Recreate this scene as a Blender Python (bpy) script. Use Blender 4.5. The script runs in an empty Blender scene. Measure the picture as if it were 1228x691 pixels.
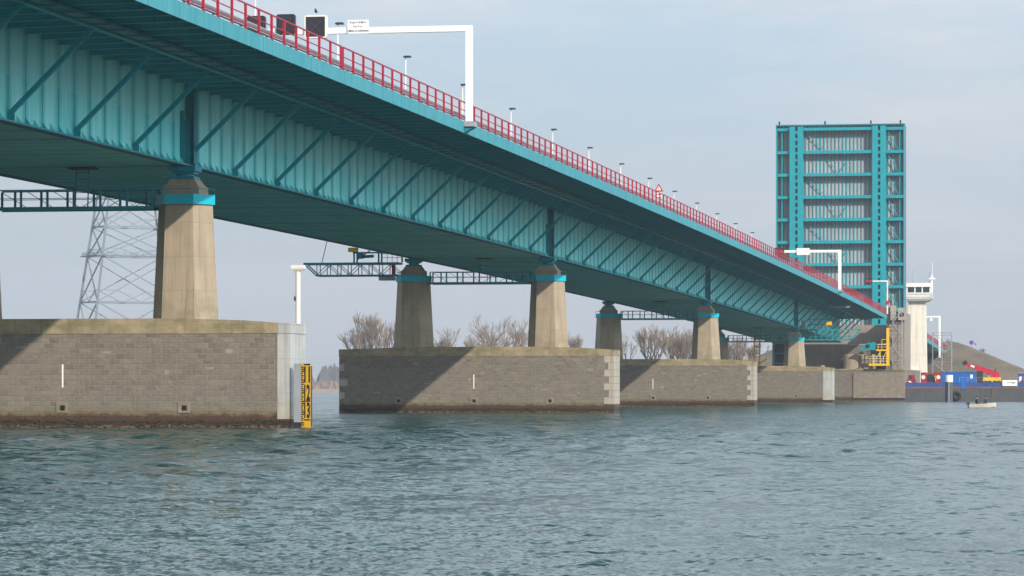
import bpy, bmesh, math, random
import numpy as np
from mathutils import Vector, Matrix
R = math.radians
random.seed(7); rng = np.random.default_rng(11)
S = bpy.context.scene
COL = S.collection

# ------------------------------------------------------------------ camera
F, TH, CH, YH = 4076., R(9.952), 1.777, 468.          # focal (photo px), view angle to bridge axis, height, horizon row
cd = bpy.data.cameras.new("camera"); cam = bpy.data.objects.new("camera", cd); COL.objects.link(cam)
cd.sensor_width = 36.; cd.lens = F/1228*36.; cd.clip_start = .5; cd.clip_end = 20000
cam.location = (0, 0, CH); cam.rotation_euler = (R(90), 0, TH)
cd.shift_x = 0.; cd.shift_y = (YH-345.5)/1228.
S.camera = cam
CT, ST = math.cos(TH), math.sin(TH)
def at(px, D):                                        # world x, y of a bearing at a given depth
    L = (px-614)/F*D
    return L*CT-D*ST, D*CT+L*ST
def zat(py, D): return CH+(YH-py)*D/F

# ------------------------------------------------------------------ materials
def newmat(name):
    m = bpy.data.materials.new(name); m.use_nodes = True
    nt = m.node_tree; b = nt.nodes['Principled BSDF']
    return m, nt, b
def N(nt, t, **k):
    n = nt.nodes.new(t)
    for a, v in k.items():
        if a in n.inputs: n.inputs[a].default_value = v
        else: setattr(n, a, v)
    return n
def L(nt, a, b): nt.links.new(a, b)
def mapping(nt, scale, src='Object', loc=(0, 0, 0)):
    tc = N(nt, 'ShaderNodeTexCoord'); mp = N(nt, 'ShaderNodeMapping')
    mp.inputs['Scale'].default_value = scale; mp.inputs['Location'].default_value = loc
    if src == 'World':
        g = N(nt, 'ShaderNodeNewGeometry'); L(nt, g.outputs['Position'], mp.inputs['Vector'])
    else: L(nt, tc.outputs[src], mp.inputs['Vector'])
    return mp.outputs['Vector']
def noise(nt, vec, scale, detail=4, rough=.6):
    n = N(nt, 'ShaderNodeTexNoise'); n.inputs['Scale'].default_value = scale
    n.inputs['Detail'].default_value = detail; n.inputs['Roughness'].default_value = rough
    L(nt, vec, n.inputs['Vector']); return n.outputs['Fac']
def ramp(nt, fac, stops):
    r = N(nt, 'ShaderNodeValToRGB'); e = r.color_ramp.elements
    while len(e) > 1: e.remove(e[-1])
    e[0].position = stops[0][0]; e[0].color = col4(stops[0][1])
    for p, c in stops[1:]:
        x = e.new(p); x.color = col4(c)
    L(nt, fac, r.inputs['Fac']); return r.outputs['Color']
def col4(c):
    if isinstance(c, (int, float)): return (c, c, c, 1)
    return (c[0], c[1], c[2], 1)
def mix(nt, fac, a, b, mode='MIX'):
    m = N(nt, 'ShaderNodeMix', data_type='RGBA', blend_type=mode)
    for s, v in ((m.inputs[0], fac), (m.inputs[6], a), (m.inputs[7], b)):
        if hasattr(v, 'links'): L(nt, v, s)
        elif s is m.inputs[0]: s.default_value = v
        else: s.default_value = col4(v)
    return m.outputs[2]
def math_(nt, op, a, b=0., clamp=False):
    m = N(nt, 'ShaderNodeMath', operation=op, use_clamp=clamp)
    for s, v in ((m.inputs[0], a), (m.inputs[1], b)):
        if hasattr(v, 'links'): L(nt, v, s)
        else: s.default_value = v
    return m.outputs[0]
def bump(nt, b, h, strength=.3, dist=.02):
    n = N(nt, 'ShaderNodeBump'); n.inputs['Strength'].default_value = strength; n.inputs['Distance'].default_value = dist
    L(nt, h, n.inputs['Height']); L(nt, n.outputs['Normal'], b.inputs['Normal'])

def paint(name, c, c2=None, rough=.45, scale=.8, streak=.5, dirt=None, metal=0.):
    """painted steel: two paint tones, vertical run-off streaks and a little dirt"""
    m, nt, b = newmat(name)
    c2 = c2 or tuple(x*.75 for x in c)
    n1 = noise(nt, mapping(nt, (1, 1, 1)), scale, 5)
    n2 = noise(nt, mapping(nt, (3.2, 3.2, .25)), 1.0, 4)
    f = math_(nt, 'ADD', math_(nt, 'MULTIPLY', n1, 1-streak), math_(nt, 'MULTIPLY', n2, streak))
    cc = mix(nt, ramp(nt, f, [(.36, 0), (.64, 1)]), c, c2)
    if dirt:
        d = noise(nt, mapping(nt, (1.4, 1.4, .5), loc=(3, 9, 1)), 1.5, 6, .7)
        cc = mix(nt, ramp(nt, d, [(.60, 0), (.78, .55)]), cc, dirt)
    L(nt, cc, b.inputs['Base Color']); b.inputs['Roughness'].default_value = rough; b.inputs['Metallic'].default_value = metal
    b.inputs['Specular IOR Level'].default_value = .15
    return m
TEAL, TEAL_D = (.012, .185, .225), (.016, .14, .18)
M = {}
M['teal'] = paint('teal_paint', (.008, .19, .235), (.014, .235, .275), dirt=(.05, .10, .11))
M['teal_dark'] = paint('dark_teal_paint', (.001, .20, .26), (.003, .24, .30), dirt=(.03, .05, .055))
M['teal_bright'] = paint('bright_teal_paint', (.0, .40, .50), (.008, .36, .45), rough=.4)
M['leaf_teal'] = paint('leaf_teal_paint', (.004, .22, .27), (.006, .27, .31), dirt=(.06, .09, .09))
M['fascia'] = paint('faded_teal_fascia', (.030, .205, .25), (.065, .265, .305), rough=.6, scale=.5, streak=.8, dirt=(.022, .13, .155))
M['red'] = paint('red_paint', (.34, .012, .035), (.28, .012, .03), rough=.4)
M['white'] = paint('white_paint', (.76, .76, .72), (.68, .67, .62), rough=.45, dirt=(.45, .43, .38))
M['cream'] = paint('cream_paint', (.72, .68, .60), (.66, .62, .54), rough=.5, dirt=(.40, .36, .30))
M['galv'] = paint('galvanised_steel', (.36, .37, .39), (.28, .29, .31), rough=.5, metal=.35)
M['pylon'] = paint('pylon_steel', (.19, .215, .24), (.155, .18, .205), rough=.6)
M['dark'] = paint('dark_panel', (.028, .032, .042), (.022, .026, .034), rough=.35)
M['black'] = paint('black_paint', (.012, .012, .013), (.02, .02, .02), rough=.5)
M['yellow'] = paint('yellow_paint', (.80, .47, .015), (.72, .40, .015), rough=.4, dirt=(.35, .2, .03))
M['gaugeyellow'] = paint('gauge_yellow', (.56, .32, .015), (.46, .26, .015), rough=.5, dirt=(.2, .13, .03))
M['blue'] = paint('blue_paint', (.012, .105, .36), (.014, .13, .42), rough=.4, dirt=(.04, .08, .15))
M['barge_blue'] = paint('barge_blue_paint', (.03, .065, .21), (.035, .08, .26), rough=.45, dirt=(.06, .06, .09))
M['hull'] = paint('weathered_hull', (.055, .062, .07), (.085, .085, .085), rough=.6, dirt=(.16, .085, .04))
M['rust'] = paint('rusty_steel', (.20, .105, .06), (.14, .07, .04), rough=.8)
M['crane_red'] = paint('crane_red_paint', (.50, .018, .045), (.40, .015, .04), rough=.35)
M['rubber'] = paint('rubber', (.022, .021, .02), (.035, .032, .028), rough=.8)
M['skin'] = paint('skin', (.42, .24, .17), (.38, .21, .15), rough=.6)
M['cloth'] = paint('dark_clothing', (.02, .024, .035), (.03, .034, .045), rough=.9)
M['cloth_green'] = paint('olive_clothing', (.035, .045, .03), (.05, .06, .04), rough=.9)
M['glass'], nt, b = newmat('dark_glass'); b.inputs['Base Color'].default_value = (.02, .03, .04, 1); b.inputs['Roughness'].default_value = .05
M['asphalt'] = paint('asphalt', (.05, .05, .052), (.06, .06, .06), rough=.9)

def concrete(name, c, c2, moss=None, low=None):
    m, nt, b = newmat(name)
    n1 = noise(nt, mapping(nt, (1, 1, 1)), .7, 6)
    n2 = noise(nt, mapping(nt, (2.4, 2.4, .22)), 1.0, 5)
    n3 = noise(nt, mapping(nt, (1, 1, 1)), 9., 5, .7)
    f = math_(nt, 'ADD', math_(nt, 'MULTIPLY', n1, .45), math_(nt, 'ADD', math_(nt, 'MULTIPLY', n2, .35), math_(nt, 'MULTIPLY', n3, .2)))
    cc = mix(nt, ramp(nt, f, [(.36, 0), (.64, 1)]), c, c2)
    sep = N(nt, 'ShaderNodeSeparateXYZ'); L(nt, mapping(nt, (1, 1, 1)), sep.inputs[0])
    n9 = noise(nt, mapping(nt, (4.2, 4.2, .14), loc=(7, 1, 0)), 1.0, 5, .65)
    cc = mix(nt, ramp(nt, n9, [(.50, 0), (.68, .55)]), cc, tuple(x*.55 for x in c2))
    # faint pour lines
    pl = math_(nt, 'LESS_THAN', math_(nt, 'FRACT', math_(nt, 'MULTIPLY', sep.outputs[2], .62)), .03)
    cc = mix(nt, math_(nt, 'MULTIPLY', pl, .35), cc, tuple(x*.7 for x in c2))
    if moss:
        n4 = noise(nt, mapping(nt, (.8, .8, 1.4), loc=(5, 2, 0)), 1.1, 6, .7)
        g = math_(nt, 'MULTIPLY', ramp(nt, n4, [(.40, 0), (.62, 1)]), low[2]) if low is None or True else n4
        if low:
            z0, z1, k = low                          # moss grows at the foot, fading upward
            mr = N(nt, 'ShaderNodeMapRange'); mr.inputs[1].default_value = z0; mr.inputs[2].default_value = z1
            mr.inputs[3].default_value = 1.; mr.inputs[4].default_value = 0.
            L(nt, sep.outputs[2], mr.inputs[0]); g = math_(nt, 'MULTIPLY', g, mr.outputs[0])
        cc = mix(nt, g, cc, moss)
    L(nt, cc, b.inputs['Base Color']); b.inputs['Roughness'].default_value = .9
    bump(nt, b, n3, .25, .03)
    return m
M['column'] = concrete('column_concrete', (.37, .292, .20), (.255, .208, .15), (.17, .15, .085), (5.0, 7.2, .75))
M['cap'] = concrete('mossy_cap_concrete', (.37, .29, .18), (.26, .205, .125), (.12, .11, .055), (-9, 99, .8))
M['pale'] = concrete('pale_concrete', (.38, .34, .275), (.28, .25, .205))
M['whitewash'] = concrete('whitewashed_stone', (.42, .425, .41), (.29, .29, .27), (.30, .20, .06), (.4, 1.6, .9))
M['brown_wall'] = concrete('brown_concrete', (.20, .155, .115), (.13, .105, .085))
M['wall'] = concrete('grey_brown_concrete', (.28, .235, .185), (.20, .165, .13), (.14, .12, .08), (4, 7.5, .7))
M['tower'] = concrete('white_tower_render', (.72, .675, .585), (.62, .575, .49))

def masonry():
    m, nt, b = newmat('stone_masonry')
    tc = N(nt, 'ShaderNodeTexCoord'); sep = N(nt, 'ShaderNodeSeparateXYZ'); L(nt, tc.outputs['Object'], sep.inputs[0])
    u = math_(nt, 'ADD', sep.outputs[0], sep.outputs[1])
    cmb = N(nt, 'ShaderNodeCombineXYZ'); L(nt, u, cmb.inputs[0]); L(nt, sep.outputs[2], cmb.inputs[1])
    br = N(nt, 'ShaderNodeTexBrick'); L(nt, cmb.outputs[0], br.inputs['Vector'])
    br.inputs['Scale'].default_value = 1.; br.inputs['Mortar Size'].default_value = .024; br.inputs['Mortar Smooth'].default_value = .3
    br.inputs['Brick Width'].default_value = .50; br.inputs['Row Height'].default_value = .25; br.offset = .5
    br.inputs['Color1'].default_value = (0, 0, 0, 1); br.inputs['Color2'].default_value = (1, 1, 1, 1); br.inputs['Mortar'].default_value = (.5, .5, .5, 1); br.inputs['Bias'].default_value = 0.
    stone = ramp(nt, br.outputs['Color'], [(0, (.118, .098, .073)), (.3, (.156, .132, .10)), (.7, (.182, .155, .118)), (1, (.212, .182, .143))])
    n1 = noise(nt, tc.outputs['Object'], .35, 6, .65)
    n2 = noise(nt, tc.outputs['Object'], 7., 5, .7)
    stone = mix(nt, ramp(nt, n1, [(.35, .0), (.68, .7)]), stone, (.135, .118, .10))
    stone = mix(nt, ramp(nt, n2, [(.45, 0), (.75, .5)]), stone, (.27, .235, .19))
    n5 = noise(nt, tc.outputs['Object'], 2.2, 6, .75)
    stone = mix(nt, ramp(nt, n5, [(.46, 0), (.68, .6)]), stone, (.12, .10, .085))
    n6 = noise(nt, mapping(nt, (2.6, 2.6, .12), loc=(4, 0, 0)), 1.0, 4, .6)
    stone = mix(nt, ramp(nt, n6, [(.52, 0), (.70, .35)]), stone, (.14, .12, .105))
    stone = mix(nt, math_(nt, 'MULTIPLY', br.outputs['Fac'], .55), stone, (.265, .235, .19))
    # rust runs below some joints and a lime bloom
    n3 = noise(nt, mapping(nt, (1.1, 1.1, .35), loc=(2, 0, 0)), .9, 5, .7)
    stone = mix(nt, ramp(nt, n3, [(.60, 0), (.74, .5)]), stone, (.27, .17, .08))
    # tide zone: algae, dark wet weed and a pale line just over the water
    n4 = noise(nt, mapping(nt, (1.3, 1.3, 1.6)), 1.6, 8, .8)
    zz = math_(nt, 'ADD', sep.outputs[2], math_(nt, 'MULTIPLY', math_(nt, 'SUBTRACT', n4, .5), .95))
    tide = ramp(nt, zz, [(0.0, 1), (.60, 1), (.72, .75), (1.0, .0)])
    tcol = ramp(nt, zz, [(0.0, (.13, .095, .05)), (.06, (.11, .075, .04)), (.12, (.025, .016, .012)), (.42, (.05, .028, .018)), (.60, (.085, .045, .022)), (.72, (.14, .115, .06)), (1., (.17, .15, .09))])
    cc = mix(nt, tide, stone, tcol)
    L(nt, cc, b.inputs['Base Color']); b.inputs['Roughness'].default_value = .88
    h = math_(nt, 'SUBTRACT', math_(nt, 'MULTIPLY', n2, .6), br.outputs['Fac'])
    bump(nt, b, h, .9, .06)
    return m
M['masonry'] = masonry()
M['weed'] = paint('wet_weed', (.030, .022, .014), (.055, .04, .02), rough=.6)
M['repair'] = concrete('repair_stone', (.27, .24, .20), (.21, .185, .155))

def web_mat():
    m, nt, b = newmat('faded_web_paint')
    tc = N(nt, 'ShaderNodeTexCoord'); sep = N(nt, 'ShaderNodeSeparateXYZ'); L(nt, tc.outputs['Object'], sep.inputs[0])
    n0 = noise(nt, mapping(nt, (1, 1.5, .35)), 1.2, 4)
    y = math_(nt, 'ADD', sep.outputs[1], math_(nt, 'MULTIPLY', math_(nt, 'SUBTRACT', n0, .5), .35))
    fr = math_(nt, 'FRACT', math_(nt, 'DIVIDE', math_(nt, 'ADD', y, 1000*2.20833), 2.20833))
    d = math_(nt, 'ABSOLUTE', math_(nt, 'SUBTRACT', fr, .5))          # .5 at a stiffener, 0 mid panel
    stripe = ramp(nt, d, [(.27, 0), (.40, 1)])
    n1 = noise(nt, mapping(nt, (.5, .35, .2)), 1.0, 5)
    n2 = noise(nt, mapping(nt, (3, 3, .2)), 1.0, 5)
    fade = mix(nt, ramp(nt, n1, [(.35, 0), (.65, 1)]), (.25, .74, .70), (.11, .64, .63))
    fade = mix(nt, ramp(nt, n2, [(.45, 0), (.7, .45)]), fade, (.08, .52, .55))
    cc = mix(nt, math_(nt, 'MULTIPLY', stripe, .72), fade, (.003, .41, .43))
    # weld seam at mid height: upper plates greyer
    up = math_(nt, 'GREATER_THAN', sep.outputs[2], 1.9)
    cc = mix(nt, math_(nt, 'MULTIPLY', up, .28), cc, (.33, .58, .58))
    n7 = noise(nt, mapping(nt, (5, 5, .16), loc=(0, 3, 0)), 1.0, 4)
    n8 = noise(nt, mapping(nt, (.4, .3, .5), loc=(0, 7, 2)), 1.0, 5)
    run = math_(nt, 'MULTIPLY', ramp(nt, n7, [(.60, 0), (.68, 1)]), ramp(nt, n8, [(.5, 0), (.62, .55)]))
    cc = mix(nt, run, cc, (.16, .14, .085))
    L(nt, cc, b.inputs['Base Color']); b.inputs['Roughness'].default_value = .55
    return m
M['web'] = web_mat()

def under_mat():
    m, nt, b = newmat('underside_paint')
    tc = N(nt, 'ShaderNodeTexCoord'); sep = N(nt, 'ShaderNodeSeparateXYZ'); L(nt, tc.outputs['Object'], sep.inputs[0])
    fr = math_(nt, 'FRACT', math_(nt, 'DIVIDE', math_(nt, 'ADD', sep.outputs[1], 883.33), 8.8333))
    seam = math_(nt, 'LESS_THAN', fr, .018)
    fr2 = math_(nt, 'FRACT', math_(nt, 'DIVIDE', math_(nt, 'ADD', sep.outputs[1], 883.33), 2.20833))
    seam2 = math_(nt, 'LESS_THAN', fr2, .05)
    n1 = noise(nt, mapping(nt, (.25, .12, 1)), 1.0, 6, .65)
    n2 = noise(nt, mapping(nt, (.06, .6, 1)), 1.0, 5, .65)
    cc = mix(nt, ramp(nt, n1, [(.35, 0), (.65, 1)]), (.19, .66, .65), (.13, .60, .60))
    cc = mix(nt, ramp(nt, n2, [(.42, 0), (.66, .8)]), cc, (.07, .45, .47))
    cc = mix(nt, math_(nt, 'MULTIPLY', seam2, .35), cc, (.02, .07, .085))
    cc = mix(nt, math_(nt, 'MULTIPLY', seam, .75), cc, (.016, .05, .06))
    n7 = noise(nt, mapping(nt, (.5, .22, 1), loc=(5, 3, 0)), 1.0, 7, .7)
    cc = mix(nt, ramp(nt, n7, [(.56, 0), (.70, .6)]), cc, (.13, .40, .39))
    n8 = noise(nt, mapping(nt, (1.4, .8, 1), loc=(1, 8, 0)), 1.0, 6, .7)
    cc = mix(nt, ramp(nt, n8, [(.64, 0), (.72, .55)]), cc, (.13, .085, .05))
    L(nt, cc, b.inputs['Base Color']); b.inputs['Roughness'].default_value = .55
    return m
M['under'] = under_mat()

def leafdeck_mat():
    m, nt, b = newmat('leaf_deck_underside')
    n1 = noise(nt, mapping(nt, (.6, 1, .12)), 1.0, 5)
    n2 = noise(nt, mapping(nt, (2, 1, .5)), 1.4, 5)
    cc = mix(nt, ramp(nt, n1, [(.4, 0), (.62, 1)]), (.35, .35, .365), (.25, .26, .28))
    cc = mix(nt, ramp(nt, n2, [(.56, 0), (.72, .5)]), cc, (.20, .14, .12))
    L(nt, cc, b.inputs['Base Color']); b.inputs['Roughness'].default_value = .7
    return m
M['leaf_deck'] = leafdeck_mat()

def ground_mat(name, a, bcol, c3, sc=.2):
    m, nt, b = newmat(name)
    n1 = noise(nt, mapping(nt, (1, 1, 1), 'World'), sc, 6, .7)
    n2 = noise(nt, mapping(nt, (1, 1, 1), 'World'), sc*9, 5, .7)
    cc = mix(nt, ramp(nt, n1, [(.35, 0), (.65, 1)]), a, bcol)
    cc = mix(nt, ramp(nt, n2, [(.45, 0), (.7, .7)]), cc, c3)
    L(nt, cc, b.inputs['Base Color']); b.inputs['Roughness'].default_value = 1.
    return m
M['hill'] = ground_mat('dry_winter_grass', (.155, .115, .07), (.095, .08, .05), (.065, .052, .035), .16)
M['bank'] = ground_mat('pale_stone_bank', (.28, .21, .16), (.22, .17, .13), (.16, .12, .09), .05)
M['reed'] = ground_mat('dry_reed', (.26, .17, .105), (.20, .125, .08), (.15, .10, .07), .06)
M['bark'] = ground_mat('winter_bark', (.085, .062, .052), (.065, .05, .044), (.10, .08, .065), .5)
M['twig'] = ground_mat('winter_twig', (.22, .155, .105), (.175, .125, .09), (.26, .19, .135), .3)
M['bush'] = ground_mat('dark_bush', (.05, .05, .035), (.07, .06, .045), (.035, .04, .03), .4)
M['far_tree'] = ground_mat('far_wood', (.10, .09, .09), (.085, .08, .08), (.11, .10, .095), .1)

def water_mat():
    m, nt, b = newmat('water_surface')
    b.inputs['Base Color'].default_value = (.011, .042, .036, 1)
    b.inputs['Roughness'].default_value = .16; b.inputs['IOR'].default_value = 1.333
    b.inputs['Specular IOR Level'].default_value = .5
    acc = None
    for i, (sc, amp, dt) in enumerate(((.22, .10, 1), (.8, .26, 2), (2.6, .34, 2), (7., .24, 2), (19., .20, 2))):
        n = N(nt, 'ShaderNodeTexNoise'); n.inputs['Scale'].default_value = sc; n.inputs['Detail'].default_value = dt; n.inputs['Roughness'].default_value = .5
        L(nt, mapping(nt, (.72, 1., 1.), 'World', (3.1*i, 1.7*i, .37*i)), n.inputs['Vector'])
        v = N(nt, 'ShaderNodeVectorMath', operation='SUBTRACT'); L(nt, n.outputs['Color'], v.inputs[0]); v.inputs[1].default_value = (.5, .5, .5)
        v2 = N(nt, 'ShaderNodeVectorMath', operation='MULTIPLY'); L(nt, v.outputs[0], v2.inputs[0]); v2.inputs[1].default_value = (amp*WS*.8, amp*WS, 0)
        if acc is None: acc = v2.outputs[0]
        else:
            q = N(nt, 'ShaderNodeVectorMath', operation='ADD'); L(nt, acc, q.inputs[0]); L(nt, v2.outputs[0], q.inputs[1]); acc = q.outputs[0]
    g = N(nt, 'ShaderNodeNewGeometry')
    # chop that the mesh is too coarse to carry further out is carried by the normal instead
    ln = N(nt, 'ShaderNodeVectorMath', operation='LENGTH'); L(nt, g.outputs['Position'], ln.inputs[0])
    mr = N(nt, 'ShaderNodeMapRange'); mr.inputs[1].default_value = 65.; mr.inputs[2].default_value = 150.; mr.inputs[3].default_value = 3.; mr.inputs[4].default_value = 5.5
    L(nt, ln.outputs['Value'], mr.inputs[0])
    sc_ = N(nt, 'ShaderNodeVectorMath', operation='SCALE'); L(nt, acc, sc_.inputs[0]); L(nt, mr.outputs[0], sc_.inputs['Scale']); acc = sc_.outputs[0]
    q = N(nt, 'ShaderNodeVectorMath', operation='ADD'); L(nt, g.outputs['Normal'], q.inputs[0]); L(nt, acc, q.inputs[1])
    nn = N(nt, 'ShaderNodeVectorMath', operation='NORMALIZE'); L(nt, q.outputs[0], nn.inputs[0]); L(nt, nn.outputs[0], b.inputs['Normal'])
    return m
WS = 1.0
M['water'] = water_mat()

# ------------------------------------------------------------------ mesh builder
class MB:
    def __init__(s): s.v = []; s.f = []
    def box(s, x0, x1, y0, y1, z0, z1):
        n = len(s.v)
        s.v += [(x, y, z) for z in (z0, z1) for y in (y0, y1) for x in (x0, x1)]
        s.f += [tuple(n+i for i in q) for q in ((0, 2, 3, 1), (4, 5, 7, 6), (0, 1, 5, 4), (2, 6, 7, 3), (0, 4, 6, 2), (1, 3, 7, 5))]
        return s
    def bar(s, p, q, w, h=None, up=(0, 0, 1)):
        p, q = Vector(p), Vector(q); h = h or w
        d = (q-p).normalized(); u = Vector(up)
        if abs(d.dot(u)) > .98: u = Vector((0, 1, 0))
        a = d.cross(u).normalized(); c = a.cross(d).normalized()
        n = len(s.v)
        for o in (p, q):
            for i, j in ((-1, -1), (1, -1), (1, 1), (-1, 1)): s.v.append(tuple(o+a*(i*w/2)+c*(j*h/2)))
        s.f += [tuple(n+i for i in k) for k in ((0, 1, 5, 4), (1, 2, 6, 5), (2, 3, 7, 6), (3, 0, 4, 7), (3, 2, 1, 0), (4, 5, 6, 7))]
        return s
    def tube(s, p, q, r0, r1=None, n=8, cap=True):
        r1 = r0 if r1 is None else r1
        p, q = Vector(p), Vector(q); d = (q-p).normalized()
        u = Vector((0, 0, 1)) if abs(d.z) < .95 else Vector((0, 1, 0))
        a = d.cross(u).normalized(); c = a.cross(d).normalized(); k = len(s.v)
        for o, r in ((p, r0), (q, r1)):
            for i in range(n):
                t = 2*math.pi*i/n; s.v.append(tuple(o+a*(math.cos(t)*r)+c*(math.sin(t)*r)))
        for i in range(n): s.f.append((k+i, k+(i+1) % n, k+n+(i+1) % n, k+n+i))
        if cap: s.f.append(tuple(k+n-1-i for i in range(n))); s.f.append(tuple(k+n+i for i in range(n)))
        return s
    def prism(s, pts0, z0, pts1, z1):                 # two matching polygons at two heights
        k = len(s.v); n = len(pts0)
        s.v += [(x, y, z0) for x, y in pts0]+[(x, y, z1) for x, y in pts1]
        for i in range(n): s.f.append((k+i, k+(i+1) % n, k+n+(i+1) % n, k+n+i))
        s.f.append(tuple(k+n-1-i for i in range(n))); s.f.append(tuple(k+n+i for i in range(n)))
        return s
    def poly(s, pts, d):                              # extruded polygon, pts 3-D, d vector
        k = len(s.v); n = len(pts); d = Vector(d)
        s.v += [tuple(p) for p in pts]+[tuple(Vector(p)+d) for p in pts]
        for i in range(n): s.f.append((k+i, k+(i+1) % n, k+n+(i+1) % n, k+n+i))
        s.f.append(tuple(k+n-1-i for i in range(n))); s.f.append(tuple(k+n+i for i in range(n)))
        return s
    def sweep(s, prof, ys, zf, caps=True):            # closed profile [(x,z)] swept along y with a vertical offset
        k = len(s.v); n = len(prof)
        for y in ys:
            o = zf(y); s.v += [(x, y, z+o) for x, z in prof]
        for j in range(len(ys)-1):
            for i in range(n):
                a = k+j*n+i; c = k+j*n+(i+1) % n
                s.f.append((a, c, c+n, a+n))
        if caps:
            s.f.append(tuple(k+i for i in range(n))); s.f.append(tuple(k+(len(ys)-1)*n+n-1-i for i in range(n)))
        return s
    def ball(s, c, rx, ry, rz, n=8, m=6):
        k = len(s.v)
        for j in range(m+1):
            t = math.pi*j/m
            for i in range(n):
                p = 2*math.pi*i/n
                s.v.append((c[0]+rx*math.sin(t)*math.cos(p), c[1]+ry*math.sin(t)*math.sin(p), c[2]+rz*math.cos(t)))
        for j in range(m):
            for i in range(n):
                a = k+j*n+i; q = k+j*n+(i+1) % n
                s.f.append((a, a+n, q+n, q))
        return s
    def build(s, name, mat, parent=None, loc=None, smooth=False, fixn=True):
        o_ = rootloc(parent) if parent is not None else Vector(loc or (0, 0, 0))
        me = bpy.data.meshes.new(name)
        me.from_pydata([(x-o_.x, y-o_.y, z-o_.z) for x, y, z in s.v], [], s.f); me.update()
        if fixn:
            bm = bmesh.new(); bm.from_mesh(me); bmesh.ops.recalc_face_normals(bm, faces=bm.faces); bm.to_mesh(me); bm.free()
        if smooth: me.shade_smooth()
        o = bpy.data.objects.new(name, me); COL.objects.link(o)
        if mat is not None: me.materials.append(mat)
        if parent is not None: o.parent = parent
        else: o.location = o_
        return o
def rootloc(o):
    p = Vector(o.location)
    while o.parent is not None: o = o.parent; p += Vector(o.location)
    return p
def tag(o, label=None, cat=None, group=None, kind=None):
    if label: o['label'] = label
    if cat: o['category'] = cat
    if group: o['group'] = group
    if kind: o['kind'] = kind
    return o
def thing(name, label, cat, loc, group=None):
    o = bpy.data.objects.new(name, None); COL.objects.link(o); o.location = loc; o.empty_display_size = .3
    return tag(o, label, cat, group)
def copy_part(o, parent, loc=None):
    c = o.copy(); COL.objects.link(c); c.parent = parent
    if loc is not None: c.location = loc
    return c
def copy_tree(o, parent=None):
    c = o.copy(); COL.objects.link(c); c.parent = parent
    for ch in list(o.children): copy_tree(ch, c)
    return c

# ------------------------------------------------------------------ bridge
P = 106./48; Y1 = 156.45                               # stiffener spacing, centre line of the nearest pier in view
def dz(y): return -1.6e-5*max(0., y-130.)**2
XN, XF, XD, XDF = -43.2, -53.9, -35.5, -61.6           # near / far web, near / far deck edge
XM = (XN+XF)/2
Y0, YE = Y1-96*P, 556.
ys = [Y1+P*i for i in range(-96, 182) if Y1+P*i < YE-.3]+[YE]
br = thing('road_bridge', 'long teal steel box girder road bridge on concrete piers crossing the water', 'bridge', (XM, Y1, 12.45))
def bpart(mb, name, mat, parent=br): return mb.build(name, mat, parent)
web = MB()
web.sweep([(XN-.02, 12.50), (XN, 12.50), (XN, 16.72), (XN-.02, 16.72)], ys, dz)
for y in ys[:-1]:
    o = dz(y)
    web.box(XN, XN+.035, y-.02, y+.02, 12.62+o, 16.4+o)
    for yy in (y, y+P/2):                              # small gussets standing on the flange
        oo = dz(yy); web.poly([(XN, yy-.012, 12.505+oo), (XN+.24, yy-.012, 12.505+oo), (XN, yy-.012, 12.85+oo)], (0, .024, 0))
web = bpart(web, 'girder_web', M['web'])
fw = MB().sweep([(XF, 12.50), (XF+.02, 12.50), (XF+.02, 16.72), (XF, 16.72)], ys, dz); bpart(fw, 'girder_web', M['web'])
bot = MB().sweep([(XF+.3, 12.445), (XN-.3, 12.445), (XN-.3, 12.495), (XF+.3, 12.495)], ys, dz)
for i in range(4):                                      # longitudinal laps of the bottom plate
    x = XF+1.9+i*2.3; bot.sweep([(x-.12, 12.43), (x+.12, 12.43), (x+.12, 12.444), (x-.12, 12.444)], ys, dz)
for y in ys[::4]: bot.box(XF+.35, XN-.35, y-.05, y+.05, 12.415+dz(y), 12.4285+dz(y))
bpart(bot, 'bottom_plate', M['under'])
for x0, x1 in ((XN-.29, XN+.30), (XF-.30, XF+.29)):
    bpart(MB().sweep([(x0, 12.42), (x1, 12.42), (x1, 12.50), (x0, 12.50)], ys, dz), 'bottom_flange', M['fascia'])
# deck plate and cantilever cross ribs
dk = MB()
dk.sweep([(XDF+.1, 16.72), (XD-.1, 16.72), (XD-.1, 16.78), (XDF+.1, 16.78)], ys, dz)
for y in ys[:-1]:
    o = dz(y)
    for xa, xb in ((XN+.02, XD-.1), (XF-.02, XDF+.1)):
        dk.poly([(xa, y-.02, 16.719+o), (xb, y-.02, 16.719+o), (xb, y-.02, 16.36+o), (xa, y-.02, 16.22+o)], (0, .04, 0))
        dk.poly([(xa, y-.11, 16.219+o), (xb, y-.11, 16.359+o), (xb, y-.11, 16.335+o), (xa, y-.11, 16.195+o)], (0, .22, 0))
for x in np.arange(XN+.6, XD-.4, .62):
    if abs(x-(-39.6)) > .35: dk.sweep([(x-.012, 16.50), (x+.012, 16.50), (x+.012, 16.719), (x-.012, 16.719)], ys, dz)
M['overhang'] = paint('overhang_paint', (.002, .46, .54), (.004, .38, .45), dirt=(.03, .10, .10))
bpart(dk, 'deck_underside', M['overhang'])
XB = -39.6                                             # longitudinal edge beam carried by the struts
eb = MB().sweep([(XB-.14, 16.10), (XB+.14, 16.10), (XB+.14, 16.19), (XB+.02, 16.19), (XB+.02, 16.5), (XB-.02, 16.5), (XB-.02, 16.19), (XB-.14, 16.19)], ys, dz)
M['edge'] = paint('edge_beam_paint', (.03, .46, .52), (.02, .38, .44), dirt=(.03, .2, .22)); bpart(eb, 'edge_beam', M['edge'])
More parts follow.
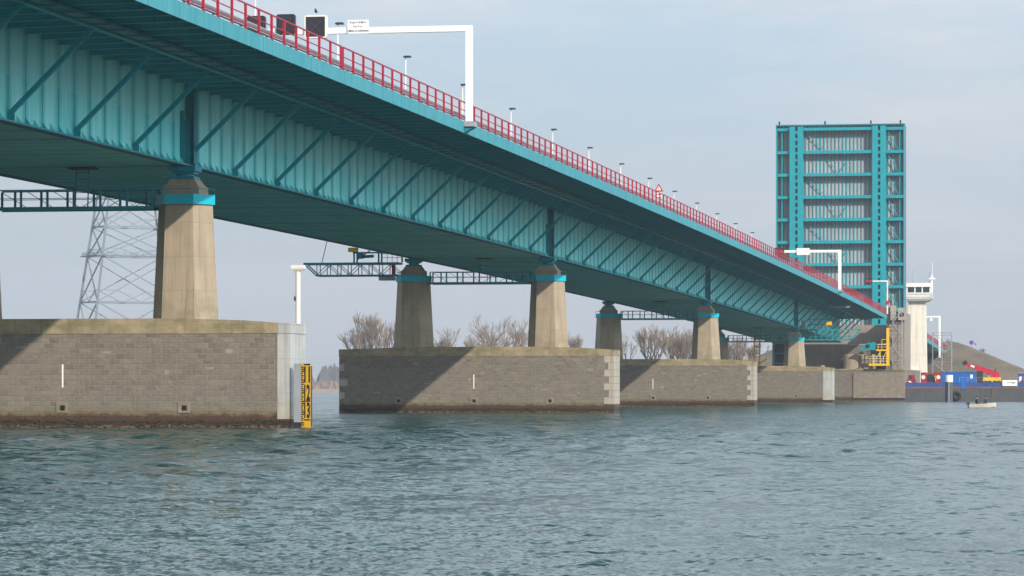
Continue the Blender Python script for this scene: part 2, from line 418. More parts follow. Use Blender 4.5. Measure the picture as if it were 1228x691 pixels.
ct = MB().sweep([(XB+.45, 16.12), (XB+1.05, 16.12), (XB+1.05, 16.24), (XB+1.03, 16.24), (XB+1.03, 16.15), (XB+.47, 16.15), (XB+.47, 16.24), (XB+.45, 16.24)], ys, dz)
for y in ys[:-1]:
    o = dz(y+.5)
    for x in (XB+.47, XB+1.03): ct.box(x-.03, x+.03, y+.45, y+.51, 16.24+o, 16.71+o)
    ct.box(XB+.3, XB+1.2, y+.44, y+.52, 16.07+o, 16.119+o)
bpart(ct, 'cable_tray', M['teal'])
for x0, x1 in ((XD-.1, XD), (XDF, XDF+.1)):
    fs = MB().sweep([(x0, 16.22), (x1, 16.22), (x1, 16.88), (x0, 16.88)], ys, dz)
    if x1 == XD:
        for y in ys[:-1]: fs.box(XD, XD+.012, y-.03, y+.03, 16.23+dz(y), 16.87+dz(y))
    bpart(fs, 'edge_fascia', M['fascia'])
road = MB().sweep([(XDF+.1, 16.785), (XD-.1, 16.785), (XD-.1, 16.865), (XD-1.6, 16.865), (XD-1.6, 16.845), (XM, 16.93), (XDF+1.6, 16.845), (XDF+1.6, 16.865), (XDF+.1, 16.865)], ys, dz)
bpart(road, 'road_surface', M['asphalt'])
# struts
def strut_mesh():
    m = MB(); a, b_ = Vector((XN+.12, Y1, 12.72)), Vector((XB, Y1, 16.12))
    m.bar(a, b_, .20, .02, (1, 0, -1)); d = (b_-a).normalized(); nrm = Vector((-d.z, 0, d.x))
    for s_ in (-1, 1): m.bar(a+nrm*.09+Vector((0, s_*.085, 0)), b_+nrm*.09+Vector((0, s_*.085, 0)), .02, .16, tuple(nrm))
    m.box(XN+.02, XN+.24, Y1-.125, Y1-.112, 12.52, 12.82)
    m.box(XN+.02, XN+.24, Y1+.112, Y1+.125, 12.52, 12.82)
    return m
st0 = None
SP = 4*P
for i in range(-24, 46):
    y = Y1+SP*i
    if y > YE-2: break
    loc = (0, SP*i, dz(y))
    if st0 is None:
        M['strut'] = paint('strut_paint', (.004, .31, .37), (.008, .25, .30), dirt=(.03, .13, .14)); st0 = bpart(strut_mesh(), 'strut', M['strut']); st0.location = loc
    else: copy_part(st0, br, loc)
# heavy vertical stiffeners and steel bearings over each pier
for k in range(4):
    y = Y1+106*k; o = dz(y)
    m = MB().box(XN+.005, XN+.5, y-.03, y+.03, 12.51+o, 16.19+o).box(XN+.46, XN+.5, y-.30, y+.30, 12.51+o, 16.18+o)
    for dy in (-.55, .55): m.box(XN+.005, XN+.36, y+dy-.02, y+dy+.02, 12.51+o, 14.6+o)
    for dy in (-1.0, 1.0): m.box(XN+.005, XN+.2, y+dy-.02, y+dy+.02, 12.51+o, 15.0+o)
    bpart(m, 'bearing_stiffener', M['teal_dark'])
    for x in (XN, XF):
        m = MB().box(x-.62, x+.62, y-.6, y+.6, 12.16+o, 12.41+o).box(x-.5, x+.5, y-.5, y+.5, 12.06+o, 12.157+o)
        m.tube((x, y, 11.93+o), (x, y, 12.057+o), .42, n=16).box(x-.55, x+.55, y-.55, y+.55, 11.80+o, 11.927+o)
        bpart(m, 'bearing', M['teal_dark'])
    m = MB()                                            # inspection hatch frame on the underside
    m.box(-48.9, -47.6, y-.4, y+.4, 12.34+o, 12.412+o); bpart(m, 'inspection_hatch', M['rust'])

# ------------------------------------------------------------------ railings and guard rails, one length per span
spans = [(Y1-106, Y1-.35, 'over the nearest span, reaching the left picture edge'), (Y1, Y1+105.7, 'beside the large white gantry post'),
         (Y1+106, Y1+211.7, 'running below the warning triangle'), (Y1+212, Y1+317.7, 'just left of the distant white gantry'),
         (Y1+318, YE-.3, 'at the far bridge end in front of the raised leaf')]
for a, b_, where in spans:
    ny = int((b_-a)/P); yy = [a+(b_-a)*i/ny for i in range(ny+1)]
    zr = 16.88
    rl = thing('railing', 'red deck railing '+where, 'railing', (XD-.05, a, zr+dz(a)), 'red railings along the bridge deck')
    for nm, z, r in (('top_rail', 1.08, .03), ('middle_rail', .62, .02), ('lower_rail', .20, .02)):
        MB().sweep([(XD-.05-r, zr+z-r), (XD-.05+r, zr+z-r), (XD-.05+r, zr+z+r), (XD-.05-r, zr+z+r)], yy, dz).build(nm, M['red'], rl)
    post = None
    for i, y in enumerate(yy):
        if post is None:
            m = MB().box(XD-.10, XD-.0, a-.055, a+.055, zr+dz(a)-.0, zr+1.05+dz(a)).box(XD-.10, XD+.02, a-.08, a+.08, zr+dz(a)-.0, zr+.05+dz(a))
            post = m.build('post', M['red'], rl)
        else: copy_part(post, rl, (0, y-a, dz(y)-dz(a)))
    gr = thing('guard_rail', 'grey guard rail '+where, 'guard rail', (XD-.75, a, zr+dz(a)), 'grey guard rails along the road')
    x = XD-.75
    MB().sweep([(x-.03, zr+.38), (x+.04, zr+.42), (x, zr+.53), (x+.04, zr+.64), (x-.03, zr+.70)], yy, dz).build('beam', M['galv'], gr)
    post = None
    for i, y in enumerate(yy[::2]):
        if post is None: post = MB().box(x-.14, x-.05, a-.04, a+.04, zr+dz(a)-.03, zr+.66+dz(a)).build('post', M['galv'], gr)
        else: copy_part(post, gr, (0, y-a, dz(y)-dz(a)))

# ------------------------------------------------------------------ piers
def hexa(cx, cy, s, fy=1.0):
    return [(cx+s*math.cos(R(60*i)), cy+fy*s*math.sin(R(60*i))) for i in range(6)]
XR, XL, T = -37.76, -59.6, 3.05
def ring(m, cx, cy, s0, s1, z0, z1):
    a, b_ = hexa(cx, cy, s0), hexa(cx, cy, s1)
    for i in range(6):
        j = (i+1) % 6; k = len(m.v)
        m.v += [(*a[i], z0), (*a[j], z0), (*b_[j], z0), (*b_[i], z0), (*a[i], z1), (*a[j], z1), (*b_[j], z1), (*b_[i], z1)]
        m.f += [tuple(k+q for q in f) for f in ((0, 1, 2, 3), (7, 6, 5, 4), (0, 4, 5, 1), (2, 6, 7, 3), (0, 3, 7, 4), (1, 5, 6, 2))]
pier_lab = ['nearest bridge pier, long stone base with white painted end and yellow gauge', 'second bridge pier, stone base half in shadow with two tapered columns',
            'third bridge pier, stone base with pale corner blocks and tapered columns', 'fourth bridge pier, small distant stone base with white end beside the inspection carriage']
rail0 = None
for k in range(4):
    yf = Y1-1.45+106*k; yc = Y1+106*k; o = dz(yc); yb = yf+T
    pr = thing('bridge_pier', pier_lab[k], 'bridge pier', ((XR+XL)/2, yc, 0), 'stone bridge piers in the water')
    body = MB().box(XL, XR, yf, yb, -2.5, 4.44)
    body = body.build('stone_base', M['masonry'], pr)
    # cap slopes gently down to both ends
    zc = [(XL-.03, 4.98), (XL+3, 5.06), (-54.0, 5.16), (-43.2, 5.16), (-40, 5.06), (XR+.03, 4.90)]
    cp = MB().poly([(x, yf-.03, z) for x, z in zc]+[(XR+.03, yf-.03, 4.443), (XL-.03, yf-.03, 4.443)], (0, T+.06, 0))
    cap = cp.build('cap', M['cap'], pr)
    for x in ((-48.83, -42.87) if k == 0 else (-54.83, -48.8, -42.8)):
        # drain: pale frame with a hollow pipe
        m = MB()
        z = .93; m.box(x-.30, x+.30, yf-.05, yf+.02, z+.13, z+.30).box(x-.30, x-.14, yf-.05, yf+.02, z-.22, z+.13).box(x+.14, x+.30, yf-.05, yf+.02, z-.22, z+.13).box(x-.14, x+.14, yf-.05, yf+.02, z-.22, z-.13)
        fr = m.build('drain_frame', M['wall'], pr)
        MB().tube((x, yf-.02, z), (x, yf+.03, z), .125, n=12).build('drain_hole', M['black'], fr)
    rw = random.Random(40+k); m = MB()                   # ragged weed along the waterline
    for i in range(420):
        x = rw.uniform(XL, XR); z = rw.uniform(-.05, .34); w = rw.uniform(.04, .22); h_ = rw.uniform(.03, .16); dd = rw.uniform(.01, .05)
        kk = len(m.v)
        m.v += [(x-w/2, yf-.002, z), (x+w/2, yf-.002, z+rw.uniform(-.02, .02)), (x+w*rw.uniform(.1, .5), yf-dd, z+h_*.4), (x+w*rw.uniform(-.3, .3), yf-.002, z+h_), (x-w*rw.uniform(.2, .5), yf-dd, z+h_*.5)]
        m.f += [(kk, kk+1, kk+2, kk+4), (kk+4, kk+2, kk+3)]
    tag(m.build('weed_fringe', M['weed'], pr, fixn=False), kind='stuff')
    m = MB()
    for i in range(9):
        x = rw.uniform(XL+2, XR-2); z = .5+.25*rw.randint(4, 14); w = rw.choice((.22, .4, .48)); m.box(x, x+w, yf-.006, yf+.01, z+.02, z+.02+rw.choice((.1, .2)))
    m.build('repair_stones', M['repair'], pr)
    m = MB().box(-48.86, -48.78, yf-.012, yf+.01, 1.9, 3.0); m.build('white_mark', M['white'], pr)
    if k in (0, 3):
        w = .6 if k == 0 else 1.35
        m = MB().box(XR-w, XR+.02, yf-.02, yf+.3, .42, 4.44).box(XR-.28, XR+.021, yf+.3, yb-.02, .42, 4.44)
        q = m.build('painted_band', M['whitewash'], pr)
        if k == 0:
            m = MB().poly([(x, yf-.045, z) for x, z in ((XR-.55, 4.95), (XR+.05, 4.915), (XR+.05, 4.445), (XR-.55, 4.445))], (0, T+.09, 0)); m.build('painted_cap_end', M['whitewash'], pr)
    else:
        q = None
        for j in range(7):
            z0 = .70+j*.535; w = .78 if j % 2 == 0 else .40
            if j in (5,): w = .45
            m = MB().box(XR-w, XR+.012, yf-.014, yf+.5, z0+.012, z0+.523).box(XR-.2, XR+.0125, yf+.5, yb, z0+.012, z0+.523)
            m.build('corner_stone', M['pale'], pr)
    if k == 1:
        for j, (z0, w) in enumerate(((1.1, .45), (2.1, .7), (3.3, .4))):
            MB().box(XL-.012, XL+w, yf-.014, yf+.5, z0, z0+.52).build('corner_stone', M['pale'], pr)
    for cx in (XN, XF):
        m = MB().prism(hexa(cx, yc, 1.62, .985), 4.9, hexa(cx, yc, 1.30, .985), 11.06+o)
        cl = m.build('column', M['column'], pr)
        m = MB().box(cx-.88, cx+.88, yc-.85, yc+.85, 11.06+o, 11.45+o)
        m.prism([(cx-.80, yc-.78), (cx+.80, yc-.78), (cx+.80, yc+.78), (cx-.80, yc+.78)], 11.45+o, [(cx-.58, yc-.58), (cx+.58, yc-.58), (cx+.58, yc+.58), (cx-.58, yc+.58)], 11.79+o)
        m.build('pedestal', M['column'], cl)
        m = MB(); ring(m, cx, yc, 1.305, 1.44, 10.58+o, 11.04+o)
        col = m.build('collar', M['teal_bright'], pr)
        m = MB()
        hx = hexa(cx, yc, 1.42)
        for i in range(6):
            if cx == XN and i in (2, 3): continue
            if cx == XF and i in (5, 0): continue
            a, c2 = hx[i], hx[(i+1) % 6]
            m.tube((*a, 11.04+o), (*a, 11.32+o), .018, n=6); m.tube((*a, 11.31+o), (*c2, 11.31+o), .018, n=6)
        m.build('handrail', M['teal'], col)
    # walkway truss between the columns
    wk = thing('access_walkway', ['teal trussed walkway between the columns of the nearest pier', 'teal trussed walkway between the columns of the second pier', 'teal trussed walkway between the columns of the third pier', 'teal trussed walkway between the columns of the fourth pier'][k],
               'walkway', (XM, yc, 10.4+o), 'walkways between pier columns')
    xa, xb = XF+1.42, XN-1.42
    MB().box(xa, xb, yc-.5, yc+.5, 10.50+o, 10.54+o).build('floor', M['teal_dark'], wk)
    nn = 12; st = (xb-xa)/nn
    for yy in (yc-.55, yc+.55):
        m = MB().box(xa, xb, yy-.05, yy+.05, 10.36+o, 10.52+o).box(xa, xb, yy-.04, yy+.04, 11.30+o, 11.36+o)
        m.box(xa, xb, yy-.03, yy+.03, 10.92+o, 10.95+o)
        for i in range(nn+1):
            if i % 2 == (0 if yy < yc else 1) or i in (0, nn):
                x = xa+st*i; m.box(x-.05, x+.05, yy-.045, yy+.045, 10.52+o, 11.30+o)
        m.build('side_truss', M['teal'], wk)
    m = MB()
    for i in range(nn//2):
        x = xa+st*2*i
        a, c2 = ((x, 11.3), (x+2*st, 10.52)) if i < nn//4 else ((x, 10.52), (x+2*st, 11.3))
        m.bar((a[0], yc+.53, a[1]+o), (c2[0], yc+.53, c2[1]+o), .03)
    m.build('diagonals', M['teal_dark'], wk)
    # hanging ladder from the hatch down to the walkway
    ld = thing('access_ladder', 'short dark hatch ladder above the walkway of the %s pier' % ['nearest', 'second', 'third', 'fourth'][k], 'ladder', (-48.2, yc, 10.54+o), 'hatch ladders above the walkways')
    xs = (-48.62, -48.0)
    for x in xs: MB().bar((x, yc-.1, 10.54+o), (x+.06, yc-.1, 12.35+o), .05).build('stile', M['teal_dark'], ld)
    for j in range(5):
        z = 10.9+j*.32+o; MB().bar((xs[0], yc-.1, z), (xs[1]+.05, yc-.1, z), .03).build('rung', M['teal_dark'], ld)

# ------------------------------------------------------------------ water level gauge on the nearest pier
yg = Y1-1.45-.35
g = thing('water_level_gauge', 'yellow clearance gauge board numbered 11 12 13 at the pier end', 'gauge board', (-37.0, yg, 0))
MB().box(-37.48, -37.115, yg-.02, yg+.5, .28, 3.02).build('side_plate', M['galv'], g)
MB().box(-37.112, -36.68, yg-.035, yg+.02, -.4, 3.02).build('board', M['gaugeyellow'], g)
MB().box(-37.1, -36.7, yg+.02, yg+.4, .1, 2.9).build('backing_post', M['dark'], g)
def glyph(txt, x0, x1, z0, z1, y, mat, parent, name='digits', bold=.03):
    cu = bpy.data.curves.new('text', 'FONT'); cu.body = txt; cu.offset = bold; cu.extrude = .004
    t = bpy.data.objects.new('text', cu); COL.objects.link(t)
    bpy.context.view_layer.update()
    me = bpy.data.meshes.new_from_object(t.evaluated_get(bpy.context.evaluated_depsgraph_get()))
    bpy.data.objects.remove(t); bpy.data.curves.remove(cu)
    c = np.array([v.co[:] for v in me.vertices]); mn, mx = c.min(0), c.max(0)
    o_ = rootloc(parent)
    for v in me.vertices:
        q = (np.array(v.co[:])-mn)/np.maximum(mx-mn, 1e-6)
        v.co = (x0+(x1-x0)*q[0]-o_.x, y-.006*q[2]-o_.y, z0+(z1-z0)*q[1]-o_.z)
    me.materials.clear(); me.materials.append(mat)
    o = bpy.data.objects.new(name, me); COL.objects.link(o); o.parent = parent
    return o
for txt, zc_ in (('11', 2.50), ('12', 1.66), ('13', .83)):
    glyph(txt, -36.98, -36.70, zc_-.37, zc_+.39, yg-.036, M['black'], g, bold=.04)
for i in range(28):
    z = .12+i*.1
    w = .125 if i % 5 in (0, 1) else (.10 if i % 2 else .06)
    MB().box(-37.108, -37.108+w, yg-.041, yg-.034, z, z+.062).build('scale_tick', M['black'], g)
MB().box(-37.0, -36.685, yg-.041, yg-.034, 2.94, 3.01).build('scale_bar', M['black'], g)
MB().box(-37.0, -36.685, yg-.041, yg-.034, 1.235, 1.285).build('scale_bar', M['black'], g)
MB().box(-37.0, -36.685, yg-.041, yg-.034, .36, .42).build('scale_bar', M['black'], g)
MB().box(-37.5, -37.12, yg-.1, yg+.3, .02, .27).build('rubber_foot', M['rubber'], g)

# navigation mast
nv = thing('beacon_mast', 'white beacon mast with flat head standing on the nearest pier end', 'mast', (-37.75, Y1, 4.95))
MB().tube((-37.72, Y1, 4.9), (-37.72, Y1, 7.5), .115, n=14).build('pole', M['cream'], nv, smooth=False)
MB().box(-38.03, -37.4, Y1-.2, Y1+.2, 7.52, 7.68).prism([(-37.95, Y1-.15), (-37.48, Y1-.15), (-37.48, Y1+.15), (-37.95, Y1+.15)], 7.42, [(-38.03, Y1-.2), (-37.4, Y1-.2), (-37.4, Y1+.2), (-38.03, Y1+.2)], 7.519).build('head', M['cream'], nv)
MB().box(-37.9, -37.83, Y1-.06, Y1+.06, 6.0, 6.2).build('bracket', M['dark'], nv)

# ------------------------------------------------------------------ inspection carriages
ca = thing('inspection_carriage', 'teal truss inspection carriage hanging under the girder beside the second pier', 'inspection carriage', (-58, 264.5, 10.8), 'inspection carriages under the bridge')
y = 264.6
for yy in (y-.6, y+.6):
    m = MB().box(-63.2, -55.4, yy-.06, yy+.06, 11.76, 11.93).box(-62.2, -55.4, yy-.06, yy+.06, 10.83, 10.96)
    m.bar((-63.1, yy, 11.78), (-62.15, yy, 10.9), .1)
    for i in range(8):
        x = -62.1+i*.85
        m.box(x-.03, x+.03, yy-.03, yy+.03, 10.96, 11.76)
        m.bar((x, yy, 11.76), (x+.85, yy, 10.96), .05) if i % 3 else m.bar((x, yy, 10.96), (x+.85, yy, 11.76), .05)
    m.build('side_truss', M['teal_dark'], ca)
MB().box(-62.1, -55.4, y-.53, y+.53, 10.9, 10.93).build('floor', M['teal_dark'], ca)
m = MB()
for x in (-59.2, -58.95, -57.2, -56.95, -55.3): m.box(x-.06, x+.06, y-.06, y+.06, 11.93, 13.1)
m.box(-59.3, -55.0, y-.05, y+.05, 12.66, 12.78).bar((-58.9, y, 12.2), (-57.9, y, 12.9), .09).tube((-58.6, y, 12.4), (-57.6, y, 12.45), .12)
m.box(-58.9, -58.5, y-.3, y+.3, 12.25, 12.75)
m.build('hanger_frame', M['teal_dark'], ca)
m = MB()
for x in np.arange(-56.8, -55.2, .4): m.box(x-.02, x+.02, y-.5, y-.47, 11.93, 12.9)
for z in (12.3, 12.6, 12.9): m.box(-56.8, -55.2, y-.5, y-.47, z-.02, z+.02)
m.build('handrail', M['galv'], ca)
MB().box(-59.62, -58.9, y-.35, y+.0, 12.78, 13.12).build('winch_box', M['yellow'], ca)
MB().box(-57.1, -55.9, y-.5, y+.4, 10.5, 10.79).build('counterweight', M['galv'], ca)
MB().box(-56.0, -55.7, y-.65, y-.6, 10.9, 11.8).build('red_panel', M['red'], ca)
cbl = MB().tube((-61.7, 264, 11.93), (-60.6, 264, 16.3), .035, n=6).build('hoist_cable', M['galv'], loc=(-61.7, 264, 11.93))
tag(cbl, 'thin slanting cable rising from the truss end left of the second pier', 'cable')

cb = thing('inspection_carriage', 'far teal inspection carriage beside the fourth pier with yellow box and platforms', 'inspection carriage', (-39, 481, 8.8), 'inspection carriages under the bridge')
y = 481.
for yy in (y-.7, y+.7):
    m = MB().box(-42.6, -34.4, yy-.06, yy+.06, 10.22, 10.40).box(-42.6, -35.7, yy-.06, yy+.06, 8.82, 8.98).bar((-35.8, yy, 8.9), (-34.5, yy, 10.3), .12)
    for i in range(9): m.box(-42.4+i*.8, -42.34+i*.8, yy-.03, yy+.03, 8.98, 10.22)
    m.box(-42.5, -35.3, yy-.03, yy+.03, 9.35, 9.41)
    m.build('side_truss', M['leaf_teal'], cb)
MB().box(-42.5, -35.8, y-.64, y+.64, 8.9, 8.95).build('floor', M['galv'], cb)
m = MB().box(-39.2, -38.95, y-.1, y+.1, 10.4, 14.3).box(-41.8, -39.0, y-.3, y+.3, 11.0, 11.12).box(-42.6, -39.2, y-.08, y+.08, 13.25, 13.37)
m.bar((-41.6, y, 10.4), (-41.6, y, 11.9), .09).bar((-40.4, y, 10.4), (-40.4, y, 11.9), .09).box(-41.7, -39.1, y-.05, y+.05, 11.75, 11.83)
m.build('hanger_frame', M['leaf_teal'], cb)
MB().box(-38.75, -36.0, y-.5, y+.5, 13.42, 13.6).build('upper_platform', M['galv'], cb)
m = MB()
for x in (-38.7, -37.8, -36.9, -36.03): m.box(x-.03, x+.03, y-.5, y-.45, 13.6, 14.9)
for z in (14.2, 14.9): m.box(-38.7, -36.0, y-.5, y-.45, z-.03, z+.03)
m.build('upper_handrail', M['teal'], cb)
m = MB()
for x in np.arange(-42.4, -39.0, .55): m.box(x-.025, x+.025, y-.72, y-.68, 10.4, 11.5)
for z in (10.95, 11.5): m.box(-42.4, -39.1, y-.72, y-.68, z-.03, z+.03)
m.build('handrail', M['galv'], cb)
MB().box(-39.35, -38.5, y-.4, y+.0, 10.95, 11.45).build('winch_box', M['yellow'], cb)
MB().box(-42.7, -42.2, y-.4, y+.4, 10.5, 11.6).build('control_cabinet', M['galv'], cb)

# ------------------------------------------------------------------ sign gantries on the deck
def gantry(y, h, arm, label, pw=.36):
    z0 = 16.88+dz(y)
    gt = thing('sign_gantry', label, 'gantry', (XD+.2, y, z0), 'white cantilever gantries over the road')
    x = XD+.22
    MB().box(x-pw/2, x+pw/2, y-pw/2, y+pw/2, z0, z0+h).build('post', M['white'], gt)
    MB().box(arm, x+pw/2, y-.14, y+.14, z0+h+.002, z0+h+.34).build('arm', M['white'], gt)
    MB().box(x-.28, x+.28, y-.28, y+.28, z0-.02, z0+.0).box(x-.45, x+.35, y-.45, y+.45, z0-.30, z0-.022).build('foot_plate', M['galv'], gt)
    MB().poly([(XD+.02, y-.3, z0-.31), (XD+.6, y-.3, z0-.31), (XD+.02, y-.3, z0-.62)], (0, .6, 0)).build('bracket', M['teal'], gt)
    return gt, z0
g1, z0 = gantry(187.2, 5.05, -48.6, 'large white gantry reaching over the road with lane signals near picture top')
yq = 187.2-.3
def matrix_sign(cx, cz, w, h, frame):
    m = MB()
    rr = .12
    pts = []
    for (sx, sz, a0) in ((1, 1, 0), (-1, 1, 90), (-1, -1, 180), (1, -1, 270)):
        for i in range(5):
            t = R(a0+i*22.5); pts.append((cx+sx*(w/2-rr)+rr*math.cos(t), yq, cz+sz*(h/2-rr)+rr*math.sin(t)))
    m.poly(pts, (0, .28, 0))
    sg = thing('lane_signal', frame[1], 'lane signal', (cx, yq+.14, cz-h/2), 'matrix lane signals on the large gantry')
    m.build('housing', M[frame[0]], sg)
    MB().box(cx-w/2+.09, cx+w/2-.09, yq-.02, yq-.001, cz-h/2+.09, cz+h/2-.09).build('panel', M['dark'], sg)
    x = MB().bar((cx-.3, yq-.028, cz-.3), (cx+.3, yq-.028, cz+.3), .012, .05, (0, 0, 1)).bar((cx-.3, yq-.031, cz+.3), (cx+.3, yq-.031, cz-.3), .012, .05, (0, 0, 1))
    x.build('red_cross', M['cross'], sg)
M['cross'] = paint('dim_red_cross', (.10, .03, .04), (.08, .03, .04))
matrix_sign(-44.05, 22.28, 1.28, 1.30, ('cream', 'large beige framed lane signal with faint red cross, right of three'))
matrix_sign(-45.78, 22.45, 1.08, 1.14, ('dark', 'dark lane signal without pale frame, middle of three on the gantry'))
matrix_sign(-47.5, 22.45, 1.06, 1.02, ('dark', 'dark lane signal half behind red railing, left of three'))
ts = thing('text_sign', 'small white text board with three lines mounted on the large gantry arm', 'sign', (-41.6, 186.9, 21.88))
MB().box(-42.2, -41.0, 186.94, 187.05, 21.85, 22.62).build('board', M['white'], ts)
m = MB(); M['ink'] = paint('sign_ink', (.06, .06, .065), (.09, .09, .09))
random.seed(3)
for zc_, xa, xb in ((22.47, -42.07, -41.12), (22.25, -41.85, -41.36), (22.0, -42.16, -41.02)):
    x = xa
    while x < xb:
        w = random.uniform(.022, .05); hh = random.choice((.085, .085, .12)); m.box(x, x+w, 186.93, 186.938, zc_-.045, zc_-.045+hh); x += w+random.choice((.02, .024, .028, .06))
m.build('lettering', M['ink'], ts)

g2, z0 = gantry(454., 4.95, -43.4, 'distant white gantry with red signal in front of the raised bridge leaf', .4)
def round_signal(x, y, z, r, label, box=True):
    sg = thing('stop_signal', label, 'signal light', (x, y, z-r), 'red stop signals by the bascule bridge')
    if box: MB().box(x-r*1.25, x+r*1.25, y-.15, y+.15, z-r, z+r).build('housing', M['dark'], sg)
    for dx in ((-.5, .5) if box else (0,)):
        q = r*.48 if box else r
        MB().tube((x+dx*r*1.15, y-.19, z), (x+dx*r*1.15, y-.152, z), q, n=14).build('lamp', M['signal_red'], sg)
    return sg
M['signal_red'] = paint('signal_red', (.42, .02, .03), (.35, .02, .03), rough=.3)
zg = 16.88+dz(454)+5.12
round_signal(-43.3, 453.7, zg, .5, 'red twin stop signal at the left end of the distant white gantry')
bx = MB().box(-41.0, -39.3, 453.7, 453.84, zg-.48, zg+.42); tag(bx.build('signal_board', M['white'], loc=(-40.1, 453.8, zg-.48)), 'blank white board hung on the distant gantry arm', 'sign')
sp = thing('signal_mast', 'slim pale mast with short arm at the far end of the bridge deck', 'mast', (-35.2, 548, 14.1))
MB().box(-35.05, -34.85, 547.9, 548.1, 14.0, 19.2).build('post', M['cream'], sp)
MB().box(-38.0, -34.85, 547.92, 548.08, 19.2, 19.4).build('arm', M['cream'], sp)
round_signal(-37.9, 547.7, 19.3, .45, 'red twin stop signal on the slim mast arm before the leaf')
round_signal(-34.95, 547.6, 15.8, .34, 'round red stop disc low on the slim mast', False)

# ------------------------------------------------------------------ street lamps along the median
ordn = ['first', 'second', 'third', 'fourth', 'fifth', 'sixth', 'seventh', 'eighth', 'ninth', 'tenth', 'eleventh', 'twelfth', 'thirteenth', 'fourteenth']
XLp = -47.9
lp = None
for i in range(14):
    y = 188.3+21.05*i; z0 = 16.9+dz(y)
    lab = '%s street lamp counted from the left along the bridge road' % ordn[i]
    if lp is None:
        lp = thing('street_lamp', lab, 'street lamp', (XLp, y, z0), 'street lamps along the bridge road')
        MB().tube((XLp, y, z0), (XLp, y, z0+8.06), .06, .035, n=8).build('pole', M['galv_white'] if 'galv_white' in M else M['white'], lp)
        m = MB()
        m.prism([(XLp-.14, y-.25), (XLp+.38, y-.25), (XLp+.38, y+.25), (XLp-.14, y+.25)], z0+8.06, [(XLp-.08, y-.2), (XLp+.36, y-.2), (XLp+.36, y+.2), (XLp-.08, y+.2)], z0+8.17)
        m.build('lamp_head', M['dark'], lp)
    else:
        c = copy_tree(lp); c.location = (XLp, y, z0); tag(c, lab)
ws = thing('warning_sign', 'red and white warning triangle on a pole above the distant road', 'road sign', (XLp-.3, 367, 16.9+dz(367)))
y = 367; cx, cz = -48.18, 23.38
MB().tube((cx, y+.05, 16.9+dz(367)), (cx, y+.05, 24.2), .05, n=8).build('pole', M['galv'], ws)
MB().poly([(cx-.50, y, cz), (cx+.50, y, cz), (cx, y, cz+.88)], (0, .03, 0)).build('triangle', M['signal_red'], ws)
MB().poly([(cx-.27, y-.012, cz+.15), (cx+.27, y-.012, cz+.15), (cx, y-.012, cz+.62)], (0, .01, 0)).build('white_field', M['white'], ws)
MB().box(cx-.035, cx+.035, y-.02, y-.013, cz+.22, cz+.45).build('symbol', M['black'], ws)
MB().box(cx-.33, cx+.33, y-.01, y+.02, cz-.55, cz-.08).build('sub_plate', M['white'], ws)
MB().box(cx-.28, cx+.28, y-.02, y-.012, cz-.36, cz-.26).build('plate_text', M['signal_red'], ws)

# bird
bd = MB(); bx_, by_, bz_ = -44.75, 190., 23.5
bd.ball((bx_, by_, bz_), .08, .2, .10, 8, 6).ball((bx_+.03, by_-.2, bz_+.08), .05, .06, .05, 8, 6)
bd.poly([(bx_, by_-.08, bz_), (bx_-.09, by_+.02, bz_+.18), (bx_-.04, by_+.1, bz_+.15), (bx_, by_+.08, bz_)], (0.01, 0, .012))
bd.poly([(bx_, by_-.08, bz_), (bx_+.12, by_+.02, bz_-.09), (bx_+.1, by_+.1, bz_-.06), (bx_, by_+.08, bz_)], (0.01, 0, .012))
tag(bd.build('bird', M['dark'], loc=(bx_, by_, bz_)), 'small dark bird flying just above the large lane signal', 'bird')

# ------------------------------------------------------------------ raised bascule leaf
LX0, LX1, LY, LZ0, LZ1 = -58.15, -35.35, 602., 9.0, 48.7
bl = thing('bascule_leaf', 'raised bascule bridge leaf standing upright, teal girders on pale deck underside', 'bridge leaf', ((LX0+LX1)/2, LY, LZ0))
def lpart(m, n, mat, p=bl): return m.build(n, M[mat], p)
m = MB().box(LX0+.1, LX1-.1, LY+2.0, LY+2.25, LZ0, LZ1); lpart(m, 'deck_plate', 'leaf_deck')
m = MB()
for x in np.arange(LX0+.55, LX1-.3, .66): m.box(x-.07, x+.07, LY+1.80, LY+2.0, LZ0, LZ1-.3)
lpart(m, 'deck_ribs', 'leaf_rib' if 'leaf_rib' in M else 'leaf_teal')
GX = (-54.45, -39.85)
for gx in GX:
    m = MB()
    for s_ in (-1, 1):
        x0, x1 = (gx-1.22, gx-.21) if s_ < 0 else (gx+.21, gx+1.22)
        m.box(x0, x1, LY-.06, LY, LZ0, LZ1-.25)
        xw = gx+s_*.5; m.box(xw-.03, xw+.03, LY+.0, LY+2.0, LZ0, LZ1-.3)
        m.box(x0, x1, LY+1.6, LY+1.68, LZ0, LZ1-.3)
        for z in np.arange(LZ0+.6, LZ1-.5, 1.22):
            m.box(x0+.02, x1-.02, LY-.085, LY-.062, z-.05, z+.05)
    for z in np.arange(LZ0+.6, LZ1-.5, 1.22): m.box(gx-.21, gx+.21, LY-.05, LY-.01, z-.22, z+.22)
    lpart(m, 'main_girder', 'leaf_teal')
